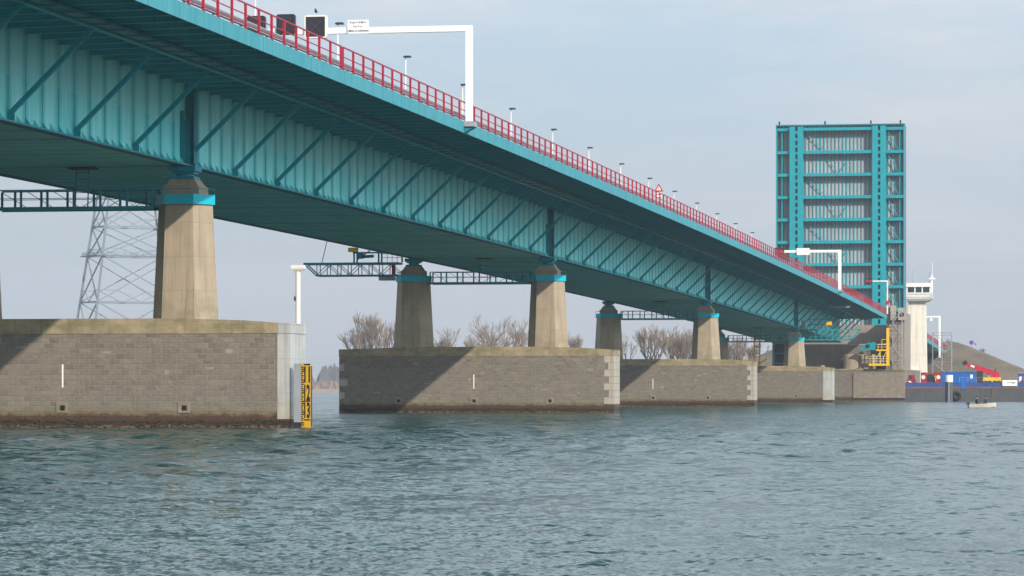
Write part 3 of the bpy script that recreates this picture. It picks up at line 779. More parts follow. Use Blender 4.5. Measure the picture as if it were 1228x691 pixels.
for i in range(10):
    zc_ = 47.9-i*3.98
    if zc_ < LZ0+.5: break
    zc2 = 48.0 if i == 0 else zc_
    for xa, xb in ((LX0+.28, GX[0]-1.24), (GX[0]+1.24, GX[1]-1.24), (GX[1]+1.24, LX1-.28)):
        d0 = .15 if xb-xa > 8 else .5
        m = MB().box(xa, xb, LY+d0, LY+d0+.06, zc2-.27, zc2+.27).box(xa, xb, LY+d0+.06, LY+1.71, zc2-.03, zc2+.03)
        for x in np.arange(xa+.7, xb-.3, 1.4): m.box(x-.02, x+.02, LY+d0+.06, LY+1.4, zc2-.24, zc2+.24)
        lpart(m, 'cross_beam', 'leaf_teal')
for xa in (LX0, LX1-.26):
    m = MB().box(xa, xa+.26, LY+.55, LY+.62, LZ0, LZ1).box(xa+.1, xa+.16, LY+.62, LY+2.0, LZ0, LZ1)
    for z in np.arange(LZ0+1, LZ1-.5, 2.): m.box(xa+.02, xa+.24, LY+.53, LY+.548, z-.05, z+.05)
    lpart(m, 'side_beam', 'leaf_teal')
    xi = xa+.95 if xa == LX0 else xa-.75
    lpart(MB().box(xi, xi+.18, LY+.9, LY+1.7, LZ0, LZ1-.3), 'footway_stringer', 'leaf_teal')
for i in range(9):
    z1_ = 47.6-i*3.98; z0_ = z1_-3.45
    lpart(MB().bar((GX[1]+1.35, LY+1.2, z1_), (LX1-1.05, LY+1.2, z0_), .17, .12, (0, 1, 0)), 'brace', 'leaf_teal')
    xm = (GX[0]+GX[1])/2
    if i % 2 == 0: lpart(MB().bar((GX[0]+1.3, LY+1.45, z1_), (xm-2.2, LY+1.45, z0_), .12, .10, (0, 1, 0)), 'brace', 'leaf_teal')
    else:
        lpart(MB().bar((xm-2.4, LY+1.45, z1_), (xm, LY+1.45, z0_), .12, .10, (0, 1, 0)).bar((xm+2.4, LY+1.45, z1_), (xm, LY+1.45, z0_), .12, .10, (0, 1, 0)), 'brace', 'leaf_teal')
m = MB().box(LX0, LX1, LY+.3, LY+2.3, LZ1, LZ1+.12)
for x in np.arange(LX0+.3, LX1, .55): m.box(x-.05, x+.05, LY+.2, LY+2.2, LZ1-.27, LZ1+.2)
lpart(m, 'end_beam', 'leaf_teal')
for x in (LX0+.6, LX0+8.7, LX1-6.0, LX1-.8):
    lpart(MB().box(x-.14, x+.14, LY+.6, LY+.9, LZ1+.12, LZ1+.75), 'buffer', 'dark')
lpart(MB().box(LX1-.05, LX1+.04, LY+2.3, LY+3.3, LZ0, LZ1-.2), 'leaf_railing', 'red')

# ------------------------------------------------------------------ bascule pier at the end of the fixed bridge
bp = thing('bascule_pier', 'broad concrete bascule pier with high side wall under the far bridge end', 'bridge pier', (-47, 556, 0))
MB().box(-66, -32.78, 556, 604, -2.5, 5.0).build('stone_base', M['bmason'] if 'bmason' in M else M['wallbase'] if 'wallbase' in M else M['masonry'], bp)
MB().box(-41.0, -32.60, 555.8, 560, .5, 4.6).build('concrete_facing', M['wall'], bp)
MB().box(-66.0, -32.7, 555.9, 604.05, 5.002, 5.25).build('cap', M['cap'], bp)
MB().box(-54.6, -36.2, 561, 562, 5.25, 9.2).build('cellar_wall', M['brown_wall'], bp)
MB().box(-54.6, -36.2, 561.0-.03, 561.95, 9.203, 9.38).build('wall_coping', M['pale'], bp)
MB().tube((-41.6, 558.6, 5.0), (-41.6, 558.6, 7.7), 1.25, n=20).build('round_column', M['column'], bp)
MB().box(-40.3, -37.6, 558.8, 560.5, 5.25, 7.65).build('buttress', M['column'], bp)
MB().box(-54.2, -35.8, 566, 568, 5.25, 12.6).build('rear_wall', M['wall'], bp)
MB().box(-35.75, -32.78, 557.6, 575, 5.251, 14.5).prism([(-35.75, 557.5), (-34.4, 557.5), (-34.4, 560), (-35.75, 560)], 14.502, [(-35.75, 557.5), (-34.6, 557.5), (-34.6, 560), (-35.75, 560)], 15.3).build('side_wall', M['wall'], bp)
MB().box(-35.0, -34.1, 556.6, 557.55, 13.2, 15.6).build('concrete_box', M['pale'], bp)
MB().box(-54, -36.5, 575, 600, 5.251, 10.4).build('cellar', M['brown_wall'], bp)
# small things on the side wall
ms = thing('machine_cabinet', 'pale cabinet with dark round opening beside the white tower', 'cabinet', (-33.4, 556.5, 13.2))
MB().box(-33.75, -32.6, 556.6, 557.5, 13.2, 15.2).build('housing', M['pale'], ms)
MB().tube((-33.15, 556.5, 14.1), (-33.15, 556.598, 14.1), .38, n=14).build('fan_opening', M['dark'], ms)

# scaffolds: grey stair towers and yellow work platforms
def frame_scaffold(name, label, x0, x1, y0, y1, z0, z1, nx, nz, mat, stairs=None, group='scaffolds near the far bridge end', r=.05):
    sc = thing(name, label, 'scaffold', ((x0+x1)/2, (y0+y1)/2, z0), group)
    for i in range(nx+1):
        x = x0+(x1-x0)*i/nx
        for y in (y0, y1): MB().tube((x, y, z0), (x, y, z1), r, n=6).build('standard', M[mat], sc)
    for j in range(1, nz+1):
        z = z0+(z1-z0)*j/nz
        m = MB()
        for y in (y0, y1): m.tube((x0, y, z), (x1, y, z), r*.8, n=6); m.tube((x0, y, z-.5), (x1, y, z-.5), r*.6, n=6)
        for x in (x0, x1): m.tube((x, y0, z), (x, y1, z), r*.8, n=6)
        m.build('ledger', M[mat], sc)
    if stairs:
        for j in range(nz):
            za, zb = z0+(z1-z0)*j/nz, z0+(z1-z0)*(j+1)/nz
            xa, xb = (x0, x1) if j % 2 == 0 else (x1, x0)
            MB().bar((xa, y0-.02, za), (xb, y0-.02, zb), .5, .09).build('stair_flight', M[stairs], sc)
    return sc
ys_ = 555.2
sc = thing('yellow_scaffold', 'tall yellow stepped work frame hung on the far pier side wall', 'scaffold', (-36.5, ys_, 5.9), 'yellow work platforms')
m = MB().box(-38.4, -35.05, ys_-.5, ys_+.4, 5.75, 6.1); m.build('lower_platform', M['yellow'], sc)
MB().box(-35.55, -35.1, ys_-.3, ys_+.1, 6.1, 11.9).build('main_post', M['yellow'], sc)
MB().box(-37.2, -35.55, ys_-.4, ys_+.3, 8.15, 8.4).build('middle_platform', M['yellow'], sc)
for x in (-37.75, -36.6): MB().box(x-.09, x+.09, ys_-.3, ys_-.1, 6.1, 8.15 if x > -37 else 7.6).build('short_post', M['yellow'], sc)
m = MB()
for z in (6.5, 6.9, 7.3): m.box(-38.3, -35.5, ys_-.45, ys_-.4, z-.03, z+.03)
for z in (8.8, 9.2): m.box(-37.1, -35.5, ys_-.45, ys_-.4, z-.03, z+.03)
for x in np.arange(-38.2, -35.6, .55): m.box(x-.03, x+.03, ys_-.45, ys_-.4, 6.1, 7.35)
m.build('guard_rails', M['cream'], sc)
m = MB()
for (a, c2) in (((-37.6, 6.2), (-36.6, 8.0)), ((-36.5, 6.2), (-35.6, 8.0)), ((-36.3, 8.4), (-36.3, 10.0)), ((-36.9, 8.4), (-36.9, 9.3)), ((-36.9, 9.25), (-35.6, 9.3)), ((-36.3, 10.0), (-35.6, 10.05))): m.bar((a[0], ys_-.2, a[1]), (c2[0], ys_-.2, c2[1]), .10)
m.build('bracing', M['yellow'], sc)
tp = thing('teal_platform', 'small triangular teal platform left of the yellow work frame', 'platform', (-38.5, 555.4, 8.2))
MB().poly([(-40.3, 555.2, 8.3), (-37.3, 555.2, 8.3), (-37.3, 555.2, 9.6), (-38.6, 555.2, 9.5)], (0, .5, 0)).build('body', M['leaf_teal'], tp)
MB().box(-38.9, -38.3, 555.1, 555.19, 8.7, 9.2).build('opening', M['dark'], tp)
frame_scaffold('stair_scaffold', 'grey zigzag stair scaffold against the pale side wall of the far pier', -34.6, -33.1, 555.6, 556.6, 5.25, 14.6, 1, 5, 'galv', 'galv')
# left yellow frame behind the third pier base
y = 500.; X_ = at(904, 495)[0]
sc2 = thing('yellow_scaffold', 'small yellow frame with ladder left of the fourth pier', 'scaffold', (-56, 520, 5), 'yellow work platforms')
xa, ya = at(904.5, 520); xb = at(918, 520)[0]
for x in (xa, (xa+xb)/2): MB().box(x-.1, x+.1, ya-.1, ya+.1, 5, zat(405, 520)).build('post', M['yellow'], sc2)
for py in (407, 416, 424, 434): MB().box(xa, (xa+xb)/2, ya-.08, ya+.08, zat(py, 520)-.12, zat(py, 520)+.12).build('ledger', M['yellow'], sc2)
MB().box(xa, xb, ya-.3, ya+.3, zat(441, 520)-.2, zat(441, 520)+.2).bar((xa, ya, zat(440, 520)), (xb+.3, ya, zat(430, 520)), .2).build('platform', M['yellow'], sc2)
MB().box(xa-1, xb+1, ya-.6, ya+1.6, -2, zat(443, 520)).build('footing', M['pale'], sc2)
# dark lift frame beside it
fr = thing('stair_tower', 'dark blue access stair frame just left of the fourth pier column', 'stair tower', (at(935, 512)[0], at(935, 512)[1], 4.9))
xa, ya = at(927, 512); xb = at(942, 512)[0]
for x in (xa, xb): MB().box(x-.1, x+.1, ya-.1, ya+.1, 0, zat(408, 512)).build('post', M['teal_dark'], fr)
for py in (412, 424, 436): MB().box(xa, xb, ya-.4, ya+.4, zat(py, 512)-.1, zat(py, 512)+.1).build('landing', M['teal_dark'], fr)
MB().box(xa+.2, xb-.1, ya+.5, ya+1.0, 0, zat(410, 512)).build('back_panel', M['darkblue'] if 'darkblue' in M else M['dark'], fr)

# ------------------------------------------------------------------ control tower
tw = thing('control_tower', 'slender white control tower with glazed cabin beside the raised leaf', 'tower', (-33.9, 613, 0))
yt = 612.
MB().prism([(-35.75, yt), (-32.0, yt), (-32.0, yt+4), (-35.75, yt+4)], -1, [(-35.3, yt+.2), (-32.3, yt+.2), (-32.3, yt+3.6), (-35.3, yt+3.6)], 17.6).build('shaft', M['tower'], tw)
m = MB().prism([(-35.4, yt-.2), (-31.6, yt-.2), (-31.6, yt+4), (-35.4, yt+4)], 17.602, [(-35.9, yt-.7), (-31.1, yt-.7), (-31.1, yt+4.5), (-35.9, yt+4.5)], 18.2)
m.box(-35.9, -31.1, yt-.7, yt+4.5, 18.2, 19.25); cbn = m.build('cabin', M['white'], tw)
MB().box(-35.5, -31.5, yt-.35, yt+4.2, 19.25, 20.25).build('glazing', M['glass'], cbn)
for x in (-35.5, -34.1, -32.8, -31.4): MB().box(x-.1, x+.1, yt-.4, yt-.2, 19.25, 20.25).build('mullion', M['white'], cbn)
MB().box(-35.8, -31.2, yt-.6, yt+4.4, 20.25, 20.95).build('roof', M['white'], tw)
m = MB()
for x in (-36.1, -30.9): m.box(x-.04, x+.04, yt-1.1, yt-1.02, 18.0, 19.2)
m.box(-36.15, -30.85, yt-1.1, yt-1.03, 18.55, 18.62).box(-36.15, -30.85, yt-1.1, yt-1.03, 19.1, 19.17).box(-36.15, -30.85, yt-1.1, yt-.72, 17.95, 18.02)
m.build('balcony_rail', M['galv'], tw)
for x, h_ in ((-35.4, 1.7), (-34.6, 2.5), (-31.6, 2.0)): MB().tube((x, yt+1, 20.95), (x, yt+1, 20.95+h_), .04, n=6).build('antenna', M['galv'], tw)
MB().box(-31.2, -30.95, yt+.2, yt+.45, 19.2, 22.4).build('radar_mast', M['white'], tw)
MB().tube((-31.05, yt+.35, 22.4), (-31.05, yt+.35, 24.6), .045, n=6).build('antenna', M['white'], tw)
MB().box(-31.6, -30.5, yt+.0, yt+.3, 21.6, 21.9).build('radar_arm', M['white'], tw)
hn = MB().box(-35.2, -33.6, 611.2, 611.3, 4.0, 6.0); tag(hn.build('notice_board', M['white'], loc=(-34.4, 611.2, 4)), 'small white notice board at the foot of the control tower', 'sign')
ps = MB()
for x in np.arange(-46, -28.5, 3.4): ps.box(x-.04, x+.04, 606.96, 607.04, 4, 6.9)
ps.box(-46, -28.6, 606.97, 607.03, 6.82, 6.9); 
# ------------------------------------------------------------------ approach bridge and gantry beyond
def dz2(y): return dz(y)
ya = [628+4*i for i in range(36)]
ab = thing('approach_bridge', 'short teal approach bridge with red railing behind the control tower', 'bridge', (XM, 690, 9))
MB().sweep([(XDF, 16.2), (XD-.1, 16.2), (XD-.1, 16.86), (XDF, 16.86)], ya, dz2).build('deck', M['teal_dark'], ab)
MB().sweep([(XD-.1, 16.1), (XD, 16.1), (XD, 16.9), (XD-.1, 16.9)], ya, dz2).build('edge_fascia', M['leaf_teal'], ab)
MB().sweep([(XF, 13.2), (XN, 13.2), (XN, 16.2), (XF, 16.2)], ya, dz2).build('box_girder', M['teal_dark'], ab)
m = MB()
for z in (.5, 1.05): m.sweep([(XD-.08, 16.9+z-.03), (XD-.02, 16.9+z-.03), (XD-.02, 16.9+z+.03), (XD-.08, 16.9+z+.03)], ya, dz2)
for y in np.arange(628, 767, 1.6): m.box(XD-.08, XD-.02, y-.05, y+.05, 16.9+dz(y), 17.95+dz(y))
m.build('railing', M['red'], ab)
MB().box(-55, -42, 628, 634, -2, 16.19+dz(629)-3).build('end_pier', M['wall'], ab)
g3 = thing('sign_gantry', 'far white gantry arm passing behind the control tower', 'gantry', (-31.8, 655, 10.5), 'white cantilever gantries over the road')
MB().box(-32.0, -31.6, 654.8, 655.2, 8.0, 15.7).build('post', M['white'], g3)
MB().box(-40.5, -31.6, 654.85, 655.15, 15.702, 16.0).build('arm', M['white'], g3)
MB().box(-33.6, -33.2, 654.7, 654.84, 15.0, 15.6).build('camera', M['white'], g3)
x0 = at(1118, 640); x1 = at(1141, 640)
frame_scaffold('stair_scaffold', 'tall thin grey stair scaffold between the white tower and the hill', x0[0], x1[0], x0[1], x0[1]+2.5, 1.5, zat(399, 640), 2, 4, 'galv', 'galv')

# ------------------------------------------------------------------ land: embankment, island, far shore
def ridge_noise(x, y, s): return math.sin(x*s*1.3+1.7)*math.sin(y*s+.4)+.5*math.sin(x*s*2.9+y*s*1.7)
def grid_obj(name, xs, ys, zf, mat, kind):
    v = [(x, y, zf(x, y)) for y in ys for x in xs]; n = len(xs)
    f = [(j*n+i, j*n+i+1, (j+1)*n+i+1, (j+1)*n+i) for j in range(len(ys)-1) for i in range(n-1)]
    m = MB(); m.v = v; m.f = f
    o = m.build(name, mat, loc=(xs[0], ys[0], 0), smooth=True); tag(o, kind=kind); return o
def emb(x, y):
    top = 12.4-.004*max(0, y-765)
    s_r = top-max(0, x+33.2)*.42; s_l = top-max(0, -70-x)*.42; s_f = top-max(0, 765-y)*.30
    z = min(top, s_r, s_l, s_f)
    edge = 1.-math.exp(-max(0, z+.5)/3)
    return max(z+.22*ridge_noise(x, y, .55)*edge+.10*ridge_noise(x+9, y, 1.7)*edge, -1.2 if x > 40 or y < 722 else 1.0+.2*ridge_noise(x, y, .2))
grid_obj('embankment', list(np.arange(-130, -40, 4.))+list(np.arange(-40, 45, 1.1)), list(np.arange(718, 800, 1.6))+list(np.arange(800, 1500, 12.)), emb, M['hill'], 'structure')
# island bank behind the piers
def isl(x, y):
    d, l = y*CT-x*ST, x*CT+y*ST
    px = 614+F*l/d
    e = min((px-411)/6., (d-930)/8., 3.)
    return -1. if e < 0 else min(1.6, -1+e*1.6)+.15*ridge_noise(x, y, .15)
v = []; f = []; nr = 0
pxs = list(range(405, 1190, 8)); Ds = [925, 932, 940, 960, 1000, 1100, 1250]
for D in Ds:
    for px in pxs:
        x, y = at(px, D); v.append((x, y, isl(x, y)))
n = len(pxs)
for j in range(len(Ds)-1):
    for i in range(n-1): f.append((j*n+i, j*n+i+1, (j+1)*n+i+1, (j+1)*n+i))
m = MB(); m.v = v; m.f = f; tag(m.build('island_bank', M['hill'], loc=(*at(700, 1000), 0), smooth=True), kind='structure')
# far shore dike with reeds and a hazy wood
Df = 2130.
v = []; f = []
pf = list(range(-500, 1800, 20))
prof = [(0, -.6), (6, 1.2), (14, 2.4), (40, 2.6), (900, 3.0), (6000, 3.0)]
for dd, z in prof:
    for px in pf:
        x, y = at(px, Df); L_ = math.hypot(x, y); u = (x/L_, y/L_)
        v.append((x+u[0]*dd, y+u[1]*dd, z))
n = len(pf)
for j in range(len(prof)-1):
    for i in range(n-1): f.append((j*n+i, j*n+i+1, (j+1)*n+i+1, (j+1)*n+i))
m = MB(); m.v = v; m.f = f; tag(m.build('far_shore', M['bank'], loc=(*at(614, Df), 0)), kind='structure')
def tuft_mass(name, mat, px0, px1, D0, D1, h0, h1, n, w, clump=None):
    v = []; f = []
    for i in range(n):
        px = random.uniform(px0, px1); D = random.uniform(D0, D1); x, y = at(px, D)
        h_ = random.uniform(h0, h1)
        if clump: h_ *= .35+.65*max(0, min(1, .5+.6*math.sin(px*clump[0]+1.0)+.35*math.sin(px*clump[0]*2.7+D*.01)+.2*math.sin(px*clump[0]*7.3)))
        z = 2.4+ (0 if not clump else 0)
        k = len(v); ww = w*random.uniform(.6, 1.4); a = random.uniform(-.6, .6)
        ca_, sa = math.cos(a+TH), math.sin(a+TH)
        for dx, dzz in ((-.5, 0), (.5, 0), (.62, .55), (.2, 1.), (-.25, .93), (-.6, .5)):
            jx = dx*ww*random.uniform(.7, 1.3); v.append((x+ca_*jx, y+sa*jx+random.uniform(-.5, .5), z+h_*dzz*random.uniform(.85, 1.1)))
        f.append(tuple(range(k, k+6)))
    m = MB(); m.v = v; m.f = f
    return m.build(name, mat, loc=(*at((px0+px1)/2, D0), 2.4), fixn=False)
random.seed(21)
tag(tuft_mass('reed_bed', M['reed'], 330, 440, 2150, 2175, 2.5, 5.2, 1500, 1.8), 'dry brown reeds along the far shore left of the second pier', 'reeds', kind='stuff')
tag(tuft_mass('far_wood', M['far_tree'], 330, 440, 2250, 2420, 8, 16.5, 1600, 4.0, (.16,)), 'hazy far wood on the shore between the first two piers', 'trees', kind='stuff')

# ------------------------------------------------------------------ bare winter trees
def tree_mesh(h, spread, seed, depth=6, upright=.5, nstem=1):
    rnd = random.Random(seed); tr, tw_ = MB(), MB()
    def grow(p, d, ln, r, lv):
        q = p+d*ln
        (tr if lv <= 2 else tw_).tube(p, q, r, r*.72, n=5 if lv <= 1 else 3, cap=False)
        if lv >= depth: return
        nb = rnd.choice((2, 3, 3))
        if lv == 0: nb = 4
        for i in range(nb):
            a = rnd.uniform(0, 2*math.pi); sp = rnd.uniform(.25, .75)*spread
            u = Vector((math.cos(a), math.sin(a), 0))
            nd = (d+u*sp+Vector((0, 0, upright*.35))).normalized()
            st = rnd.uniform(.55, 1.) if lv > 0 else rnd.uniform(.6, 1.)
            grow(p+d*ln*st, nd, ln*rnd.uniform(.62, .86), max(r*.62, .022), lv+1)
    for s_ in range(nstem):
        d0 = Vector((rnd.uniform(-.2, .2), rnd.uniform(-.2, .2), 1)).normalized()
        grow(Vector((rnd.uniform(-1, 1)*(nstem-1)*.6, rnd.uniform(-.5, .5), 0)), d0, h*.23*rnd.uniform(.85, 1.1), h*.016, 0)
    zt = max(q[2] for q in tr.v+tw_.v)
    for mb in (tr, tw_): mb.v = [(x*h/zt, y*h/zt, z*h/zt) for x, y, z in mb.v]
    return tr, tw_
def bare_tree(px, top, D, label, seed, spread=.9, upright=.6, nstem=1, depth=6, base=1.4):
    x, y = at(px, D); h = zat(top, D)-base
    t = thing('bare_tree', label, 'tree', (x, y, base), 'bare winter trees on the bank')
    tr, tw_ = tree_mesh(h, spread, seed, depth, upright, nstem)
    for mb, nm, mt in ((tr, 'trunk', 'bark'), (tw_, 'crown', 'twig')):
        mb.v = [(a+x, b_+y, c2+base) for a, b_, c2 in mb.v]; mb.build(nm, M[mt], t, fixn=False)
DT = 950
bare_tree(449, 371, DT, 'bare brown tree left of the second pier, leaning crown', 4, .8, .8, 2)
bare_tree(466, 378, DT+12, 'bare tree touching the left edge of the second pier column', 9, .7, .9, 1)
bare_tree(430, 392, DT+5, 'low bare tree at the left end above the second pier base', 14, .8, .6, 1)
bare_tree(530, 391, DT+10, 'small faint bare tree just right of the shaded second pier column', 23, .9, .6, 2)
bare_tree(592, 374, DT, 'largest rounded bare tree between the two columns of the second pier', 31, 1.1, .5, 2)
bare_tree(615, 377, DT+14, 'tall bare tree close to the sunlit second pier column', 44, .9, .6, 1)
bare_tree(574, 390, DT+20, 'low bare tree at the left of the rounded tree', 46, 1., .5, 1)
bare_tree(684, 397, DT, 'small bare tree right of the sunlit second pier column', 53, .9, .5, 1)
bare_tree(782, 386, DT-10, 'bare tree with upright branches left between the third pier columns', 61, .8, .8, 2)
bare_tree(806, 387, DT, 'dense bare tree right between the third pier columns', 72, .8, .8, 3)
bare_tree(822, 390, DT+12, 'bare tree half hidden by the sunlit third pier column', 75, .8, .7, 2)
bare_tree(752, 400, DT+6, 'low bare tree just left of the third pier left column', 79, .9, .5, 1)
bare_tree(880, 398, DT, 'bare tree right of the third pier under the girder', 81, .9, .6, 2)
bare_tree(893, 401, DT+9, 'bare tree left of the small yellow frame', 87, .9, .6, 2)
def bush(px, top, D, w, label, seed, base, mat='bush', n=420, cat='bush'):
    rnd = random.Random(seed); x, y = at(px, D); h = zat(top, D)-base
    m = MB()
    for i in range(n):
        a = rnd.uniform(0, 6.28); rr = rnd.random()**.5; t = rnd.random()
        px_, py_ = math.cos(a)*rr*w/2*(1-.4*t), math.sin(a)*rr*w/2*(1-.4*t); pz = t*h*(1-.5*rr)*rnd.uniform(.8, 1.1)
        k = len(m.v); s_ = rnd.uniform(.12, .28)*max(.6, h*.25)
        d = Vector((rnd.uniform(-1, 1), rnd.uniform(-1, 1), rnd.uniform(-.3, 1))).normalized(); e = d.orthogonal().normalized()
        for q in (e*s_*.4, d*s_*1.5, -e*s_*.4): m.v.append((x+px_+q.x, y+py_+q.y, base+pz+q.z))
        m.f.append((k, k+1, k+2))
    for i in range(7):
        a = rnd.uniform(0, 6.28); m.tube((x, y, base-.2), (x+math.cos(a)*w*.3, y+math.sin(a)*w*.3, base+h*.75), .06, .02, n=4, cap=False)
    return tag(m.build('bush', M[mat], loc=(x, y, base), fixn=False), label, cat)
bush(905, 412, 900, 9, 'dark low bush behind the small yellow frame', 5, 1.3)
bush(921, 410, 905, 8, 'dark bush behind the dark access stair frame', 6, 1.3)
bush(872, 418, 910, 8, 'low brown bush right of the third pier column', 8, 1.3, 'twig')
bush(1137, 404, 768, 2.2, 'dark shrub on the hill top beside the stair scaffold', 9, 11.6, n=160)
bush(1178, 417, 768, 2.2, 'small dark shrub on the hill skyline right of the round sign', 10, 10.4, n=120)
x, y = at(1165, 766)
rs = thing('round_sign', 'small purple round sign on the hill skyline', 'sign', (x, y, 10.8))
MB().tube((x, y, 10.6), (x, y, 12.6), .04, n=6).build('pole', M['galv'], rs)
M['purple'] = paint('purple_sign_paint', (.10, .05, .30), (.12, .05, .28))
MB().tube((x, y-.06, 12.5), (x, y, 12.5), .5, n=18).build('disc', M['purple'], rs)
MB().box(x+.62, x+1.1, y-.05, y, 12.0, 12.3).build('side_plate', M['pink'] if 'pink' in M else M['red'], rs)

# ------------------------------------------------------------------ pylon
D = 1100.; cx, cy = at(158, D)
py = thing('electricity_pylon', 'tall grey lattice electricity pylon behind the nearest pier', 'pylon', (cx, cy, 0))
sc_ = D/F
def half(z):                                           # half diagonal in px taken from the photo, turned to metres
    yy = YH-(z-CH)/sc_
    return max(.6, (44+(yy-256)*.1585)*sc_)
ang = [R(a)+TH for a in (180, 236, 0, 56)]
def leg(i, z):
    r = half(z)*1.02; return (cx+r*math.cos(ang[i]), cy+r*math.sin(ang[i]), z)
zl = [0, 13, zat(363, D), zat(308, D), zat(273, D), 66, 78, 92, 108, 122]
for i in range(4):
    m = MB()
    for a, b_ in zip(zl, zl[1:]): m.bar(leg(i, a), leg(i, b_), .62, .62)
    m.build('leg', M['pylon'], py)
def lerp(a, b_, t): return tuple(a[k]+(b_[k]-a[k])*t for k in range(3))
m = MB()
for z in zl[1:-1]:
    for i in range(4): m.bar(leg(i, z), leg((i+1) % 4, z), .4, .4)

for a, b_ in zip(zl, zl[1:]):
    for i in range(4):
        j = (i+1) % 4
        m.bar(leg(i, a), leg(j, b_), .34); m.bar(leg(j, a), leg(i, b_), .34)
        c_ = lerp(leg(i, a), leg(j, b_), .5)
        for t0, t1, li in ((.25, .25, i), (.75, .75, i), (.25, .25, j), (.75, .75, j)):
            zz = a+(b_-a)*t0
            q = lerp(leg(i, a), leg(j, b_), t0) if (li == i) == (t0 < .5) else lerp(leg(j, a), leg(i, b_), t0)
            if t0 < .5: m.bar(leg(li, zz), q, .2)
        m.bar(lerp(leg(i, a), leg(j, a), .5), lerp(leg(i, a), leg(j, b_), .25), .2); m.bar(lerp(leg(i, a), leg(j, a), .5), lerp(leg(j, a), leg(i, b_), .25), .2)
m.build('diagonal_bracing', M['pylon'], py)
z = zat(308, D); m = MB()
for i in range(4):
    a, b_ = leg(i, z), leg((i+1) % 4, z)
    a = lerp((cx, cy, z), a, 1.12); b_ = lerp((cx, cy, z), b_, 1.12)
    m.bar(a, b_, 1.3, .25)
    for dz_ in (.6, 1.2): m.bar((a[0], a[1], z+dz_), (b_[0], b_[1], z+dz_), .1)
    for t in np.linspace(0, 1, 14): q = lerp(a, b_, t); m.bar(q, (q[0], q[1], z+1.2), .1)
m.build('platform', M['pylon'], py)
m = MB()
for zz, w in ((88, 17), (104, 21), (118, 15)):
    for s_ in (-1, 1):
        e = (cx+s_*w*CT, cy+s_*w*ST, zz)
        for i in range(4): m.bar(leg(i, zz), e, .3); m.bar(leg(i, zz+3), e, .3)
m.build('cross_arm', M['pylon'], py)
m = MB()
for i in range(4):
    q = leg(i, 0); m.box(q[0]-1.5, q[0]+1.5, q[1]-1.5, q[1]+1.5, -2, .8)
m.build('footing', M['pale'], py)

# ------------------------------------------------------------------ barge with its load
DB = 530.
BA = TH-R(7.2); ux, uy = math.cos(BA), math.sin(BA)      # barge lies across the view
def bpos(px, dd=0.): return at(px, DB+dd)
ox, oy = at(1085.5, DB)
def bbox(mb, l0, l1, d0, d1, z0, z1):                    # box in barge axes: l along the hull, d away from us
    k = len(mb.v)
    for z in (z0, z1):
        for d in (d0, d1):
            for l in (l0, l1): mb.v.append((ox+ux*l-uy*d, oy+uy*l+ux*d, z))
    mb.f += [tuple(k+i for i in q) for q in ((0, 2, 3, 1), (4, 5, 7, 6), (0, 1, 5, 4), (2, 6, 7, 3), (0, 4, 6, 2), (1, 3, 7, 5))]
    return mb
def bp3(l, d, z): return (ox+ux*l-uy*d, oy+uy*l+ux*d, z)
pm = 1/7.69                                             # metres per photo pixel at the barge
def lx(px): return (px-1085.5)*pm
bg = thing('work_barge', 'long low work barge with dark rusty hull and blue bulwark at right', 'barge', (ox, oy, 0))
m = bbox(MB(), 0, 34, 0, 9, -1.0, 2.25); m.build('hull', M['hull'], bg)
m = bbox(MB(), 0, 34, -.06, .0, 2.02, 2.3); m.build('rubbing_strake', M['rust'], bg)
m = bbox(MB(), 0, 34, -.03, .12, 2.302, 2.95)
for l in np.arange(.5, 34, 1.1): bbox(m, l-.05, l+.05, -.10, -.03, 2.31, 2.9)
m.build('bulwark', M['barge_blue'], bg)
bbox(MB(), 0, 34, .12, 9, 2.252, 2.40).build('deck', M['hull'], bg)
m = MB()
for l in np.arange(lx(1150), 34, 1.3): m.tube(bp3(l, .05, 2.95), bp3(l, .05, 3.75), .025, n=5)
for z in (3.35, 3.75): m.tube(bp3(lx(1150), .05, z), bp3(34, .05, z), .025, n=5)
m.build('deck_rail', M['galv'], bg)
bbox(MB(), lx(1152), lx(1157), -.12, -.04, 1.9, 3.6).build('blue_bollard', M['blue'], bg)
tg = MB(); c = bp3(lx(1147), -.35, .9)
def torus(mb, c, R_, r, n=16, mm=8, dirv=(1, 0, 0), up=(0, 0, 1)):
    k = len(mb.v); a, u = Vector(dirv), Vector(up); w = a.cross(u)
    for i in range(n):
        t = 2*math.pi*i/n; e = a*math.cos(t)+u*math.sin(t)
        for j in range(mm):
            s_ = 2*math.pi*j/mm; mb.v.append(tuple(Vector(c)+e*(R_+r*math.cos(s_))+w*(r*math.sin(s_))))
    for i in range(n):
        for j in range(mm): mb.f.append((k+i*mm+j, k+((i+1) % n)*mm+j, k+((i+1) % n)*mm+(j+1) % mm, k+i*mm+(j+1) % mm))
    return mb
torus(tg, c, .52, .2, dirv=(ux, uy, 0)); tag(tg.build('fender_tyre', M['rubber_brown'] if 'rubber_brown' in M else M['rubber'], loc=c, smooth=True), 'brown tyre fender hanging on the barge hull beside the pile', 'tyre')
M['rubber_brown'] = M['rubber']
# container
ct_ = thing('shipping_container', 'bright blue shipping container on the barge behind the mooring pile', 'container', bp3(lx(1150), 2, 2.4))
m = bbox(MB(), lx(1129), lx(1170), 2.0, 4.4, 2.42, 4.62)
for l in np.arange(lx(1129)+.15, lx(1170)-.1, .28): bbox(m, l-.06, l+.06, 1.96, 2.0, 2.55, 4.5)
m.build('body', M['blue'], ct_)
bbox(MB(), lx(1163), lx(1166), 1.94, 1.958, 3.6, 4.2).build('white_mark', M['white'], ct_)
bbox(MB(), lx(1129), lx(1170), 1.95, 1.99, 4.505, 4.63).build('top_rail', M['barge_blue'], ct_)
